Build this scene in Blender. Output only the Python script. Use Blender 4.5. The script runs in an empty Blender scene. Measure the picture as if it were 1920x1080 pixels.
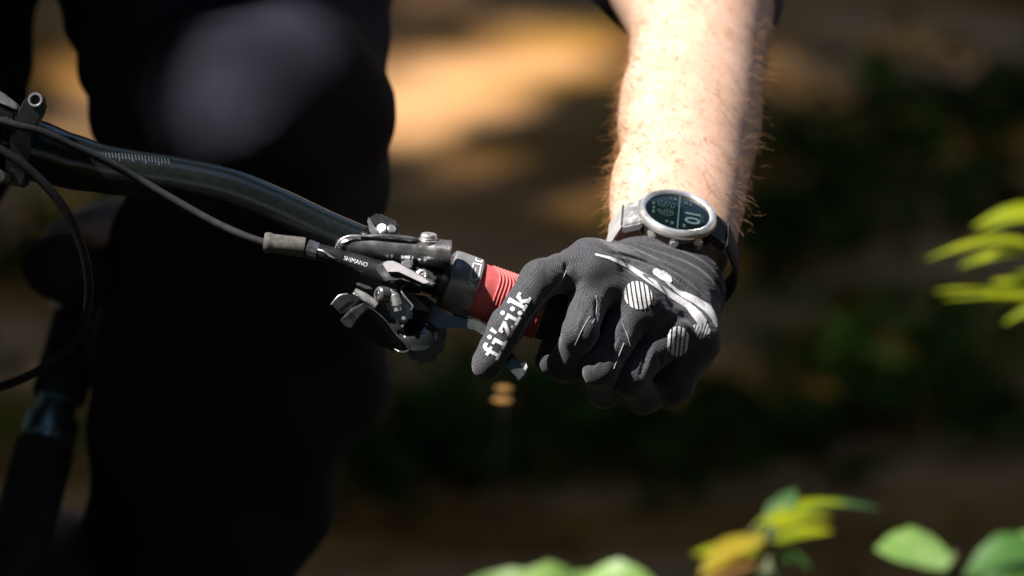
import bpy, bmesh, math, random
import numpy as np
from mathutils import Vector, Matrix
from mathutils.bvhtree import BVHTree

random.seed(7)
RNG = np.random.default_rng(11)
SC = bpy.context.scene
COL = SC.collection
R = math.radians

# ------------------------------------------------------------------ camera
PITCH, DIST, WIDE = R(10), 3.0, 0.54
RIGHT = Vector((1, 0, 0))
FWD = Vector((0, math.cos(PITCH), -math.sin(PITCH)))
UP = Vector((0, math.sin(PITCH), math.cos(PITCH)))
TARGET = Vector((0, 0, 1.0))
EYE = TARGET - FWD * DIST


def V(px, py, D=0.0):
    """world point seen at photo pixel (px,py), D metres behind the focus plane"""
    s = (DIST + D) / DIST * WIDE / 1920
    return TARGET + FWD * D + RIGHT * ((px - 960) * s) + UP * ((540 - py) * s)


def slope_height(x, y):
    """the bank that rises behind the trail, plus small lumps"""
    far = np.clip((y - 1.2) / 4, 0, 1)
    lumps = (0.05 * np.sin(1.3 * x + 0.7) * np.cos(0.9 * y) + 0.03 * np.sin(3.1 * x + 1.7 * y) + 0.012 * np.sin(9 * x - 4 * y) * np.cos(7 * y)) * far
    rise = 0.36 * 0.6 * np.log1p(np.exp(np.clip((y - 2.6) / 0.6, -30, 30)))
    return lumps + np.where(y > 20, 0.36 * 17.4, rise)


def ground_at(px, py):
    """where the sight line through a photo pixel meets the ground"""
    d = (V(px, py, 0) - EYE).normalized()
    t = 3.2
    while t < 30:
        p = EYE + d * t
        if p.z < float(slope_height(p.x, p.y)):
            break
        t += 0.01
    return EYE + d * t


PX = WIDE / 1920          # metres per photo pixel in the focus plane

cd = bpy.data.cameras.new('camera')
cam = bpy.data.objects.new('camera', cd)
COL.objects.link(cam)
cam.matrix_world = Matrix(((1, 0, 0, EYE.x), (0, UP.y, -FWD.y, EYE.y), (0, UP.z, -FWD.z, EYE.z), (0, 0, 0, 1)))
cd.sensor_width = 36
cd.lens = 36 * DIST / WIDE
cd.clip_start, cd.clip_end = 0.1, 300
cd.dof.use_dof = True
cd.dof.focus_distance = DIST - 0.012
cd.dof.aperture_fstop = 6.6
SC.camera = cam

# ------------------------------------------------------------------ light
SUN = Vector((-0.55, -0.23, 0.80)).normalized()     # towards the sun
w = bpy.data.worlds.new('World')
SC.world = w
w.use_nodes = True
nt = w.node_tree
sky = nt.nodes.new('ShaderNodeTexSky')
sky.sky_type = 'NISHITA'
sky.sun_disc = False
sky.sun_elevation = math.asin(SUN.z)
sky.sun_rotation = math.atan2(SUN.x, SUN.y)
nt.nodes['Background'].inputs['Strength'].default_value = 0.09
nt.links.new(sky.outputs[0], nt.nodes['Background'].inputs[0])
ld = bpy.data.lights.new('sun', 'SUN')
ld.energy = 5.0
ld.angle = R(0.53)
ld.color = (1.0, 0.95, 0.89)
sun = bpy.data.objects.new('sun', ld)
COL.objects.link(sun)
sun.rotation_euler = SUN.to_track_quat('Z', 'Y').to_euler()
sun.location = SUN * 20

vs = SC.view_settings
vs.view_transform = 'Standard'
vs.look = 'None'
vs.gamma = 1
vs.exposure = 1.2
vs.use_curve_mapping = False
SC.cycles.use_denoising = True
SC.cycles.max_bounces = 6
SC.cycles.diffuse_bounces = 3
SC.cycles.glossy_bounces = 3
SC.cycles.transmission_bounces = 4
SC.cycles.transparent_max_bounces = 6
SC.cycles.caustics_reflective = False
SC.cycles.caustics_refractive = False


# ------------------------------------------------------------------ materials
def mat(name, color, rough=0.5, metal=0.0, spec=0.5, var=0.0, vscale=40, bump=0.0, bscale=200,
        trans=0.0, sss=0.0, sheen=0.0, coat=0.0, color2=None, detail=4, rvar=0.0, stretch=None):
    m = bpy.data.materials.new(name)
    m.use_nodes = True
    n = m.node_tree
    b = n.nodes['Principled BSDF']
    b.inputs['Base Color'].default_value = (*color, 1)
    b.inputs['Roughness'].default_value = rough
    b.inputs['Metallic'].default_value = metal
    b.inputs['Specular IOR Level'].default_value = spec
    b.inputs['Coat Weight'].default_value = coat
    b.inputs['Coat Roughness'].default_value = 0.12
    b.inputs['Sheen Weight'].default_value = sheen
    if sss:
        b.inputs['Subsurface Weight'].default_value = sss
        b.inputs['Subsurface Radius'].default_value = (1.0, 0.35, 0.15)
        b.inputs['Subsurface Scale'].default_value = 0.006
    tc = n.nodes.new('ShaderNodeTexCoord')
    src = tc.outputs['Object']
    if stretch:
        mp = n.nodes.new('ShaderNodeMapping')
        mp.inputs['Scale'].default_value = stretch
        n.links.new(src, mp.inputs[0])
        src = mp.outputs[0]
    if var or color2 or rvar:
        nz = n.nodes.new('ShaderNodeTexNoise')
        nz.inputs['Scale'].default_value = vscale
        nz.inputs['Detail'].default_value = detail
        n.links.new(src, nz.inputs['Vector'])
        if var or color2:
            rp = n.nodes.new('ShaderNodeValToRGB')
            c2 = color2 or tuple(min(1, c * (1 + var)) for c in color)
            c1 = color if color2 else tuple(c * (1 - var) for c in color)
            rp.color_ramp.elements[0].position = 0.35
            rp.color_ramp.elements[1].position = 0.65
            rp.color_ramp.elements[0].color = (*c1, 1)
            rp.color_ramp.elements[1].color = (*c2, 1)
            n.links.new(nz.outputs[0], rp.inputs[0])
            n.links.new(rp.outputs[0], b.inputs['Base Color'])
        if rvar:
            mr = n.nodes.new('ShaderNodeMapRange')
            mr.inputs['From Min'].default_value = 0.3
            mr.inputs['From Max'].default_value = 0.7
            mr.inputs['To Min'].default_value = max(0.03, rough - rvar)
            mr.inputs['To Max'].default_value = min(1, rough + rvar)
            n.links.new(nz.outputs[0], mr.inputs[0])
            n.links.new(mr.outputs[0], b.inputs['Roughness'])
    if bump:
        nb = n.nodes.new('ShaderNodeTexNoise')
        nb.inputs['Scale'].default_value = bscale
        nb.inputs['Detail'].default_value = 3
        n.links.new(src, nb.inputs['Vector'])
        bp = n.nodes.new('ShaderNodeBump')
        bp.inputs['Strength'].default_value = bump
        bp.inputs['Distance'].default_value = 0.5 / bscale
        n.links.new(nb.outputs[0], bp.inputs['Height'])
        n.links.new(bp.outputs[0], b.inputs['Normal'])
    if trans:
        out = n.nodes['Material Output']
        tr = n.nodes.new('ShaderNodeBsdfTranslucent')
        mx = n.nodes.new('ShaderNodeMixShader')
        mx.inputs[0].default_value = trans
        if var or color2:
            n.links.new(rp.outputs[0], tr.inputs['Color'])
        else:
            tr.inputs['Color'].default_value = (*color, 1)
        n.links.new(b.outputs[0], mx.inputs[1])
        n.links.new(tr.outputs[0], mx.inputs[2])
        n.links.new(mx.outputs[0], out.inputs[0])
    return m


def knit_mat():
    """black stretch knit: fine rib weave in relief, slightly worn"""
    m = mat('glove_knit', (0.024, 0.024, 0.030), 0.75, spec=0.3, sheen=0.2, color2=(0.055, 0.055, 0.065), vscale=1100, detail=3)
    n = m.node_tree
    b = n.nodes['Principled BSDF']
    tc = n.nodes.new('ShaderNodeTexCoord')
    hs = []
    for rot in ((0.2, 0.85, 0.5), (0.3, -0.75, -0.6)):
        mp = n.nodes.new('ShaderNodeMapping')
        mp.inputs['Rotation'].default_value = rot
        n.links.new(tc.outputs['Object'], mp.inputs[0])
        wv = n.nodes.new('ShaderNodeTexWave')
        wv.inputs['Scale'].default_value = 290
        wv.inputs['Distortion'].default_value = 1.2
        wv.inputs['Detail'].default_value = 1
        n.links.new(mp.outputs[0], wv.inputs['Vector'])
        hs.append(wv)
    ad = n.nodes.new('ShaderNodeMath')
    ad.operation = 'MULTIPLY'
    n.links.new(hs[0].outputs[1], ad.inputs[0])
    n.links.new(hs[1].outputs[1], ad.inputs[1])
    bp = n.nodes.new('ShaderNodeBump')
    bp.inputs['Strength'].default_value = 0.6
    bp.inputs['Distance'].default_value = 0.0004
    n.links.new(ad.outputs[0], bp.inputs['Height'])
    n.links.new(bp.outputs[0], b.inputs['Normal'])
    return m


M = dict(
    skin=mat('skin', (0.54, 0.335, 0.235), 0.5, spec=0.35, color2=(0.63, 0.415, 0.32), vscale=60, sss=0.25, bump=0.25, bscale=900, detail=6),
    hair=mat('arm_hair', (0.42, 0.22, 0.085), 0.45, trans=0.3, var=0.3, vscale=300),
    head_hair=mat('brown_hair', (0.06, 0.035, 0.02), 0.6, bump=0.4, bscale=300),
    glove=knit_mat(),
    print=mat('white_print', (0.54, 0.54, 0.56), 0.55, color2=(0.80, 0.80, 0.81), vscale=800, bump=0.3, bscale=1500),
    seam=mat('seam_thread', (0.20, 0.21, 0.22), 0.7, var=0.2, vscale=1500),
    jersey=mat('jersey_cloth', (0.035, 0.036, 0.05), 0.85, var=0.15, vscale=60, bump=0.3, bscale=900),
    hem=mat('sleeve_hem', (0.20, 0.20, 0.27), 0.8, bump=0.3, bscale=900),
    trousers=mat('trouser_cloth', (0.0130, 0.0145, 0.0225), 0.85, spec=0.15, var=0.12, vscale=30, bump=0.35, bscale=700),
    carbon=mat('bar_black', (0.009, 0.012, 0.0115), 0.24, spec=0.5, var=0.1, vscale=400, rvar=0.05, bump=0.06, coat=0.35, bscale=700),
    black=mat('anodised_black', (0.014, 0.015, 0.016), 0.33, spec=0.5, var=0.25, vscale=150, rvar=0.12, bump=0.15, bscale=900),
    gloss=mat('gloss_black', (0.010, 0.013, 0.013), 0.16, spec=0.6, coat=0.4, rvar=0.08, vscale=150),
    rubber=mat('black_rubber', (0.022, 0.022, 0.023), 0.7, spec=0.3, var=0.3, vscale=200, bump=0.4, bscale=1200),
    greyrub=mat('dusty_rubber', (0.075, 0.073, 0.068), 0.75, spec=0.3, color2=(0.135, 0.13, 0.12), vscale=260, bump=0.4, bscale=1200),
    silver=mat('brushed_silver', (0.66, 0.66, 0.67), 0.34, metal=0.85, var=0.12, vscale=200, rvar=0.12),
    steel=mat('polished_steel', (0.86, 0.85, 0.83), 0.30, metal=0.85, var=0.1, vscale=150, rvar=0.08),
    gun=mat('gunmetal', (0.15, 0.15, 0.155), 0.26, metal=0.7, var=0.3, vscale=130, rvar=0.14, bump=0.12, bscale=800),
    lever=mat('lever_black', (0.07, 0.082, 0.076), 0.30, metal=0.6, var=0.25, vscale=90, rvar=0.12),
    red=mat('red_grip', (0.56, 0.115, 0.115), 0.6, spec=0.35, var=0.12, vscale=300, bump=0.3, bscale=1500),
    glass=mat('watch_glass', (0.003, 0.0065, 0.0072), 0.07, spec=0.5),
    lcd=mat('watch_segments', (0.060, 0.105, 0.105), 0.4),
    lcd_dim=mat('watch_segments_dim', (0.026, 0.05, 0.05), 0.4),
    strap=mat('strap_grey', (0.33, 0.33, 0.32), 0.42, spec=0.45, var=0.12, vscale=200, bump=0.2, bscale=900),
    cyanpost=mat('post_sky_tint', (0.55, 0.78, 0.80), 0.36, metal=1, rvar=0.05, vscale=80),  # cyan sky reflection put into the metal's colour
    soil=None,
)


def soil_mat():
    m = mat('forest_soil', (0.055, 0.036, 0.016), 1.0, spec=0.0, bump=0.6, bscale=30)
    n = m.node_tree
    b = n.nodes['Principled BSDF']
    tc = n.nodes.new('ShaderNodeTexCoord')
    n1 = n.nodes.new('ShaderNodeTexNoise')
    n1.inputs['Scale'].default_value = 3.6
    n1.inputs['Detail'].default_value = 6
    n2 = n.nodes.new('ShaderNodeTexNoise')
    n2.inputs['Scale'].default_value = 14
    n2.inputs['Detail'].default_value = 6
    along = n.nodes.new('ShaderNodeMapping')          # ruts and drifts run along the track
    along.inputs['Scale'].default_value = (0.30, 1.25, 1.0)
    n.links.new(tc.outputs['Object'], along.inputs[0])
    for q in (n1, n2):
        n.links.new(along.outputs[0], q.inputs['Vector'])
    r1 = n.nodes.new('ShaderNodeValToRGB')
    e = r1.color_ramp.elements
    e[0].position, e[0].color = 0.28, (0.16, 0.070, 0.016, 1)
    e[1].position, e[1].color = 0.72, (0.49, 0.295, 0.155, 1)
    for ps, cl in ((0.42, (0.32, 0.160, 0.046, 1)), (0.50, (0.42, 0.230, 0.100, 1)), (0.60, (0.47, 0.270, 0.135, 1))):
        e.new(ps).color = cl
    # mossy stains
    n3 = n.nodes.new('ShaderNodeTexNoise')
    n3.inputs['Scale'].default_value = 3.0
    n3.inputs['Detail'].default_value = 5
    mpz = n.nodes.new('ShaderNodeMapping')
    mpz.inputs['Location'].default_value = (2.2, 9.1, 0)
    n.links.new(along.outputs[0], mpz.inputs[0])
    n.links.new(mpz.outputs[0], n3.inputs['Vector'])
    r3 = n.nodes.new('ShaderNodeValToRGB')
    r3.color_ramp.elements[0].position, r3.color_ramp.elements[0].color = 0.50, (0, 0, 0, 1)
    r3.color_ramp.elements[1].position, r3.color_ramp.elements[1].color = 0.66, (0.75, 0.75, 0.75, 1)
    n.links.new(n3.outputs[0], r3.inputs[0])
    r2 = n.nodes.new('ShaderNodeValToRGB')
    r2.color_ramp.elements[0].position, r2.color_ramp.elements[0].color = 0.3, (0.55, 0.55, 0.55, 1)
    r2.color_ramp.elements[1].position, r2.color_ramp.elements[1].color = 0.7, (1.15, 1.15, 1.15, 1)
    n.links.new(n1.outputs[0], r1.inputs[0])
    n.links.new(n2.outputs[0], r2.inputs[0])
    mx = n.nodes.new('ShaderNodeMix')
    mx.data_type = 'RGBA'
    mx.blend_type = 'MULTIPLY'
    mx.inputs[0].default_value = 1
    n.links.new(r1.outputs[0], mx.inputs[6])
    n.links.new(r2.outputs[0], mx.inputs[7])
    ms = n.nodes.new('ShaderNodeMix')
    ms.data_type = 'RGBA'
    n.links.new(r3.outputs[0], ms.inputs[0])
    n.links.new(mx.outputs[2], ms.inputs[6])
    ms.inputs[7].default_value = (0.085, 0.090, 0.010, 1)
    n.links.new(ms.outputs[2], b.inputs['Base Color'])
    return m


M['soil'] = soil_mat()
M['litter'] = mat('dead_leaves', (0.16, 0.075, 0.016), 0.95, spec=0.0, color2=(0.28, 0.145, 0.036), vscale=1.2, detail=8)
M['canopy'] = mat('canopy_leaf', (0.024, 0.045, 0.014), 0.6, color2=(0.042, 0.062, 0.018), vscale=1.5, trans=0.12)
M['bark'] = mat('bark', (0.06, 0.045, 0.032), 0.9, var=0.4, vscale=12, bump=0.8, bscale=25)
M['fern'] = mat('yellow_green_leaf', (0.19, 0.26, 0.006), 0.5, spec=0.2, trans=0.45, color2=(0.33, 0.36, 0.008), vscale=45)
M['paleleaf'] = mat('pale_leaf', (0.15, 0.29, 0.05), 0.45, trans=0.35, color2=(0.27, 0.42, 0.13), vscale=60)
M['greenleaf'] = mat('green_leaf', (0.045, 0.12, 0.022), 0.45, trans=0.35, var=0.25, vscale=40)
M['yellowleaf'] = mat('yellow_leaf', (0.42, 0.36, 0.02), 0.5, spec=0.2, trans=0.4, color2=(0.40, 0.30, 0.03), vscale=30)
M['dryleaf'] = mat('dry_orange_leaf', (0.42, 0.22, 0.06), 0.6, trans=0.3, var=0.2, vscale=40)
M['cover'] = mat('ground_cover_leaf', (0.045, 0.085, 0.014), 0.9, spec=0.0, trans=0.2, var=0.3, vscale=3)
M['twig'] = mat('dry_twig', (0.03, 0.02, 0.012), 0.8, var=0.2, vscale=40)
M['stem'] = mat('green_stem', (0.06, 0.075, 0.02), 0.6, var=0.2, vscale=40)


# ------------------------------------------------------------------ object helpers
def link(name, me, m, parent=None, smooth=True, angle=None):
    o = bpy.data.objects.new(name, me)
    COL.objects.link(o)
    if m is not None and not me.materials:
        me.materials.append(M[m] if isinstance(m, str) else m)
    if smooth:
        me.polygons.foreach_set('use_smooth', np.ones(len(me.polygons), bool))
        if angle is not None:
            me.set_sharp_from_angle(angle=R(angle))
    if parent is not None:
        o.parent = parent
        o.matrix_parent_inverse = root_inverse(parent)
    return o


def root_inverse(p):
    mw = p.matrix_basis.copy()
    q = p
    while q.parent is not None:
        q = q.parent
        mw = q.matrix_basis @ mw if p.parent is None else mw
    # parts sit at the world origin of their own basis, so only the thing's own location has to be undone
    return p.matrix_basis.inverted() if p.parent is None else Matrix.Identity(4)


def from_np(name, verts, faces):
    me = bpy.data.meshes.new(name)
    verts = np.asarray(verts, np.float32)
    faces = np.asarray(faces, np.int32)
    k = faces.shape[1]
    me.vertices.add(len(verts))
    me.vertices.foreach_set('co', verts.ravel())
    me.loops.add(faces.size)
    me.loops.foreach_set('vertex_index', faces.ravel())
    me.polygons.add(len(faces))
    me.polygons.foreach_set('loop_start', np.arange(0, faces.size, k, dtype=np.int32))
    me.update(calc_edges=True)
    me.validate()
    return me


def bm_mesh(name, bm):
    bmesh.ops.recalc_face_normals(bm, faces=bm.faces)
    me = bpy.data.meshes.new(name)
    bm.to_mesh(me)
    bm.free()
    return me


def thing(name, label, cat, loc, group=None):
    o = bpy.data.objects.new(name, None)
    COL.objects.link(o)
    o.location = loc
    o.empty_display_size = 0.05
    o['label'], o['category'] = label, cat
    if group:
        o['group'] = group
    return o


def frame_of(axis, hint=None):
    a = Vector(axis).normalized()
    h = Vector(hint) if hint is not None else Vector((0, 0, 1))
    if abs(a.dot(h.normalized())) > 0.98:
        h = Vector((0, 1, 0))
    x = h.cross(a).normalized()
    y = a.cross(x)
    return x, y, a


def catmull(pts, rad, n):
    P = [np.array(p) for p in pts]
    P = [2 * P[0] - P[1]] + P + [2 * P[-1] - P[-2]]
    rr = [rad[0]] + list(rad) + [rad[-1]]
    out, ro = [], []
    for i in range(1, len(P) - 2):
        for s in range(n):
            t = s / n
            a, b, c, d = P[i - 1], P[i], P[i + 1], P[i + 2]
            out.append(0.5 * ((2 * b) + (-a + c) * t + (2 * a - 5 * b + 4 * c - d) * t * t + (-a + 3 * b - 3 * c + d) * t ** 3))
            ro.append(rr[i] + (rr[i + 1] - rr[i]) * (3 * t * t - 2 * t ** 3))
    out.append(P[-2])
    ro.append(rr[-2])
    return out, ro


def add_tube(bm, pts, rad, seg=20, n=8, smooth_path=True, flat=1.0, hint=None):
    if not isinstance(rad, (list, tuple)):
        rad = [rad] * len(pts)
    if smooth_path and len(pts) > 2:
        pts, rad = catmull(pts, rad, n)
    pts = [Vector(p) for p in pts]
    rings = []
    x = None
    for i, p in enumerate(pts):
        t = (pts[min(i + 1, len(pts) - 1)] - pts[max(i - 1, 0)]).normalized()
        if x is None:
            x = frame_of(t, hint)[0]
        x = (x - t * x.dot(t)).normalized()
        y = t.cross(x)
        rings.append([bm.verts.new(p + (x * math.cos(2 * math.pi * j / seg) + y * math.sin(2 * math.pi * j / seg) * flat) * rad[i]) for j in range(seg)])
    for a, b in zip(rings, rings[1:]):
        for j in range(seg):
            bm.faces.new((a[j], a[(j + 1) % seg], b[(j + 1) % seg], b[j]))
    bm.faces.new(rings[0][::-1])
    bm.faces.new(rings[-1])
    return rings


def tube(name, pts, rad, m, parent=None, seg=20, n=8, **kw):
    bm = bmesh.new()
    add_tube(bm, pts, rad, seg, n, **kw)
    return link(name, bm_mesh(name, bm), m, parent, True, 50)


def add_lathe(bm, origin, axis, prof, seg=32, hint=None, caps=True):
    """prof: list of (distance along axis, radius)"""
    x, y, a = frame_of(axis, hint)
    rings = []
    for d, r in prof:
        c = Vector(origin) + a * d
        if r < 1e-6:
            rings.append([bm.verts.new(c)])
        else:
            rings.append([bm.verts.new(c + (x * math.cos(2 * math.pi * j / seg) + y * math.sin(2 * math.pi * j / seg)) * r) for j in range(seg)])
    for p, q in zip(rings, rings[1:]):
        for j in range(seg):
            k = (j + 1) % seg
            if len(p) == 1 and len(q) == 1:
                continue
            if len(p) == 1:
                bm.faces.new((p[0], q[k], q[j]))
            elif len(q) == 1:
                bm.faces.new((p[j], p[k], q[0]))
            else:
                bm.faces.new((p[j], p[k], q[k], q[j]))
    if caps and len(rings[0]) > 1:
        bm.faces.new(rings[0][::-1])
    if caps and len(rings[-1]) > 1:
        bm.faces.new(rings[-1])


def lathe(name, origin, axis, prof, m, parent=None, seg=32, angle=32, hint=None, caps=True):
    bm = bmesh.new()
    add_lathe(bm, origin, axis, prof, seg, hint, caps)
    return link(name, bm_mesh(name, bm), m, parent, True, angle)


def add_prism(bm, poly3, thick, bev=0.0, segs=2):
    """closed outline of world points pushed back by the vector thick, edges rounded"""
    a = [bm.verts.new(Vector(p)) for p in poly3]
    b = [bm.verts.new(Vector(p) + thick) for p in poly3]
    fs = [bm.faces.new(a), bm.faces.new(b[::-1])]
    n = len(a)
    for i in range(n):
        fs.append(bm.faces.new((a[i], b[i], b[(i + 1) % n], a[(i + 1) % n])))
    if bev:
        es = list({e for f in fs for e in f.edges})
        bmesh.ops.bevel(bm, geom=es, offset=bev, segments=segs, affect='EDGES', clamp_overlap=True)


def plate(name, poly, D0, thick, m, parent=None, bev=0.0006, tilt=(0, 0), angle=35):
    """solid piece: outline as in the photo at depth D0, thickness along the sight line; tilt = extra depth per pixel"""
    cx = sum(p[0] for p in poly) / len(poly)
    cy = sum(p[1] for p in poly) / len(poly)
    pts = [V(p[0], p[1], D0 + (p[0] - cx) * tilt[0] + (p[1] - cy) * tilt[1] + (p[2] if len(p) > 2 else 0)) for p in poly]
    bm = bmesh.new()
    add_prism(bm, pts, FWD * thick, bev)
    return link(name, bm_mesh(name, bm), m, parent, True, angle)


def box_bm(bm, c, ax, ay, az, bev=0.0):
    poly = [c - ax - ay - az, c + ax - ay - az, c + ax + ay - az, c - ax + ay - az]
    add_prism(bm, poly, az * 2, bev)


# ------------------------------------------------------------------ distance-field bodies
class Field:
    def __init__(s, lo, hi, res, far=0.06):
        s.lo, s.res = np.array(lo, float), res
        s.n = np.ceil((np.array(hi) - s.lo) / res).astype(int) + 1
        s.ax = [(s.lo[i] + res * np.arange(s.n[i])).astype(np.float32) for i in range(3)]
        s.f = np.full(tuple(s.n), far, np.float32)
        s.far = far

    def copy(s):
        q = object.__new__(Field)
        q.lo, q.res, q.n, q.ax, q.far = s.lo, s.res, s.n, s.ax, s.far
        q.f = np.full(tuple(s.n), s.far, np.float32)
        return q

    def box(s, pts, m):
        pts = np.array([list(p) for p in pts])
        a = np.clip(np.floor((pts.min(0) - m - s.lo) / s.res).astype(int), 0, s.n)
        b = np.clip(np.ceil((pts.max(0) + m - s.lo) / s.res).astype(int) + 1, 0, s.n)
        return tuple(slice(a[i], b[i]) for i in range(3))

    def xyz(s, sl):
        return (s.ax[0][sl[0]][:, None, None], s.ax[1][sl[1]][None, :, None], s.ax[2][sl[2]][None, None, :])

    @staticmethod
    def smin(a, b, k):
        if k <= 0:
            return np.minimum(a, b)
        h = np.maximum(k - np.abs(a - b), 0) / k
        return np.minimum(a, b) - h * h * k * 0.25

    def cap(s, a, b, ra, rb, k=0.0, sq=None):
        """round cone a-b; sq = (unit vector, factor): radius along that direction is divided by factor"""
        sl = s.box((a, b), max(ra, rb) * (1 if sq is None else max(1, 1 / sq[1])) + s.far)
        X, Y, Z = s.xyz(sl)
        if X.size == 0 or Y.size == 0 or Z.size == 0:
            return
        a, b = np.array(a), np.array(b)
        ab = b - a
        L2 = max(1e-12, float(ab @ ab))
        px, py, pz = X - a[0], Y - a[1], Z - a[2]
        t = np.clip((px * ab[0] + py * ab[1] + pz * ab[2]) / L2, 0, 1)
        qx, qy, qz = px - t * ab[0], py - t * ab[1], pz - t * ab[2]
        if sq is not None:
            u, fct = np.array(sq[0]), sq[1]
            dn = (qx * u[0] + qy * u[1] + qz * u[2]) * (fct - 1)
            qx, qy, qz = qx + dn * u[0], qy + dn * u[1], qz + dn * u[2]
        d = np.sqrt(qx * qx + qy * qy + qz * qz) - (ra + t * (rb - ra))
        s.f[sl] = s.smin(s.f[sl], d, k)

    def chain(s, pts, rad, k=0.003, sq=None):
        for i in range(len(pts) - 1):
            s.cap(pts[i], pts[i + 1], rad[i], rad[i + 1], k, sq)

    def carve(s, a, b, ra, rb, k):
        q = s.copy()
        q.cap(a, b, ra, rb)
        s.f = -s.smin(-s.f, q.f, k)

    def ell(s, c, axes, r, k=0.0):
        sl = s.box((c,), max(r) + s.far)
        X, Y, Z = s.xyz(sl)
        px, py, pz = X - c[0], Y - c[1], Z - c[2]
        q = 0
        g = 0
        for u, rr in zip(axes, r):
            t = px * u[0] + py * u[1] + pz * u[2]
            q = q + (t / rr) ** 2
            g = g + (t / rr ** 2) ** 2
        q = np.sqrt(q)
        d = q * (q - 1) / np.maximum(np.sqrt(g), 1e-6)
        s.f[sl] = s.smin(s.f[sl], d.astype(np.float32), k)

    def below(s, p, nrm):
        X, Y, Z = s.ax[0][:, None, None], s.ax[1][None, :, None], s.ax[2][None, None, :]
        d = (X - p[0]) * nrm[0] + (Y - p[1]) * nrm[1] + (Z - p[2]) * nrm[2]
        s.f = np.maximum(s.f, d.astype(np.float32))

    def mesh(s, name):
        f = s.f
        f[0], f[-1] = s.far, s.far
        f[:, 0], f[:, -1] = s.far, s.far
        f[:, :, 0], f[:, :, -1] = s.far, s.far
        ins = f < 0
        n = s.n - 1
        c0 = ins[:-1, :-1, :-1]
        cnt = np.zeros(tuple(n), np.int8)
        for i in (0, 1):
            for j in (0, 1):
                for k in (0, 1):
                    cnt += ins[i:n[0] + i, j:n[1] + j, k:n[2] + k]
        act = (cnt > 0) & (cnt < 8)
        ci = np.argwhere(act)
        idx = np.full(tuple(n), -1, np.int32)
        idx[act] = np.arange(len(ci))
        pos = np.zeros((len(ci), 3))
        num = np.zeros(len(ci))
        corner = {}
        for i in (0, 1):
            for j in (0, 1):
                for k in (0, 1):
                    corner[i, j, k] = f[ci[:, 0] + i, ci[:, 1] + j, ci[:, 2] + k]
        for ax in range(3):
            for u in (0, 1):
                for v in (0, 1):
                    a = [u, v]
                    a.insert(ax, 0)
                    b = list(a)
                    b[ax] = 1
                    fa, fb = corner[tuple(a)], corner[tuple(b)]
                    m_ = (fa < 0) != (fb < 0)
                    t = np.where(m_, fa / np.where(m_, fa - fb, 1), 0)
                    p = np.tile(np.array(a, float), (len(ci), 1))
                    p[:, ax] = t
                    pos += np.where(m_[:, None], p, 0)
                    num += m_
        verts = s.lo + (ci + pos / num[:, None]) * s.res
        faces = []
        for ax in range(3):
            o1, o2 = [(1, 2), (2, 0), (0, 1)][ax]
            sl0 = [slice(1, -1)] * 3
            sl0[ax] = slice(0, -1)
            sl1 = list(sl0)
            sl1[ax] = slice(1, None)
            A, B = ins[tuple(sl0)], ins[tuple(sl1)]
            for flag, flip in ((A & ~B, False), (~A & B, True)):
                e = np.argwhere(flag)
                off = np.ones(3, int)
                off[ax] = 0
                e = e + off
                q = []
                for d1, d2 in ((-1, -1), (0, -1), (0, 0), (-1, 0)):
                    g = e.copy()
                    g[:, o1] += d1
                    g[:, o2] += d2
                    q.append(idx[g[:, 0], g[:, 1], g[:, 2]])
                q = np.stack(q, 1)
                faces.append(q[:, ::-1] if flip else q)
        faces = np.concatenate(faces)
        faces = faces[(faces >= 0).all(1)]
        return from_np(name, verts, faces)


def relax(me, it=2, fac=0.5):
    nv = len(me.vertices)
    co = np.empty(nv * 3, np.float32)
    me.vertices.foreach_get('co', co)
    co = co.reshape(-1, 3)
    e = np.empty(len(me.edges) * 2, np.int32)
    me.edges.foreach_get('vertices', e)
    e = e.reshape(-1, 2)
    for _ in range(it):
        acc = np.zeros_like(co)
        c = np.zeros(nv, np.float32)
        for d in range(3):
            acc[:, d] = np.bincount(e[:, 0], co[e[:, 1], d], nv) + np.bincount(e[:, 1], co[e[:, 0], d], nv)
        c = np.bincount(e[:, 0], minlength=nv) + np.bincount(e[:, 1], minlength=nv)
        co = co + fac * (acc / np.maximum(c, 1)[:, None] - co)
    me.vertices.foreach_set('co', co.ravel().astype(np.float32))
    me.update()


def bvh_of(me):
    vs_ = [v.co for v in me.vertices]
    return BVHTree.FromPolygons(vs_, [tuple(p.vertices) for p in me.polygons])


# ================================================================== THE SETTING
rough_height = slope_height


def build_ground():
    xs = np.concatenate([np.linspace(-60, -6, 19)[:-1], np.linspace(-6, 6, 161), np.linspace(6, 60, 19)[1:]])
    ys = np.concatenate([np.linspace(-60, 1, 25)[:-1], np.linspace(1, 13, 161), np.linspace(13, 70, 22)[1:]])
    X, Y = np.meshgrid(xs, ys, indexing='ij')
    Z = rough_height(X, Y)
    v = np.stack([X, Y, Z], -1).reshape(-1, 3)
    a = np.arange(len(xs) * len(ys)).reshape(len(xs), len(ys))
    f = np.stack([a[:-1, :-1], a[1:, :-1], a[1:, 1:], a[:-1, 1:]], -1).reshape(-1, 4)
    o = link('ground', from_np('ground', v, f), 'soil')
    o['kind'] = 'structure'
    return o


build_ground()


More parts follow.
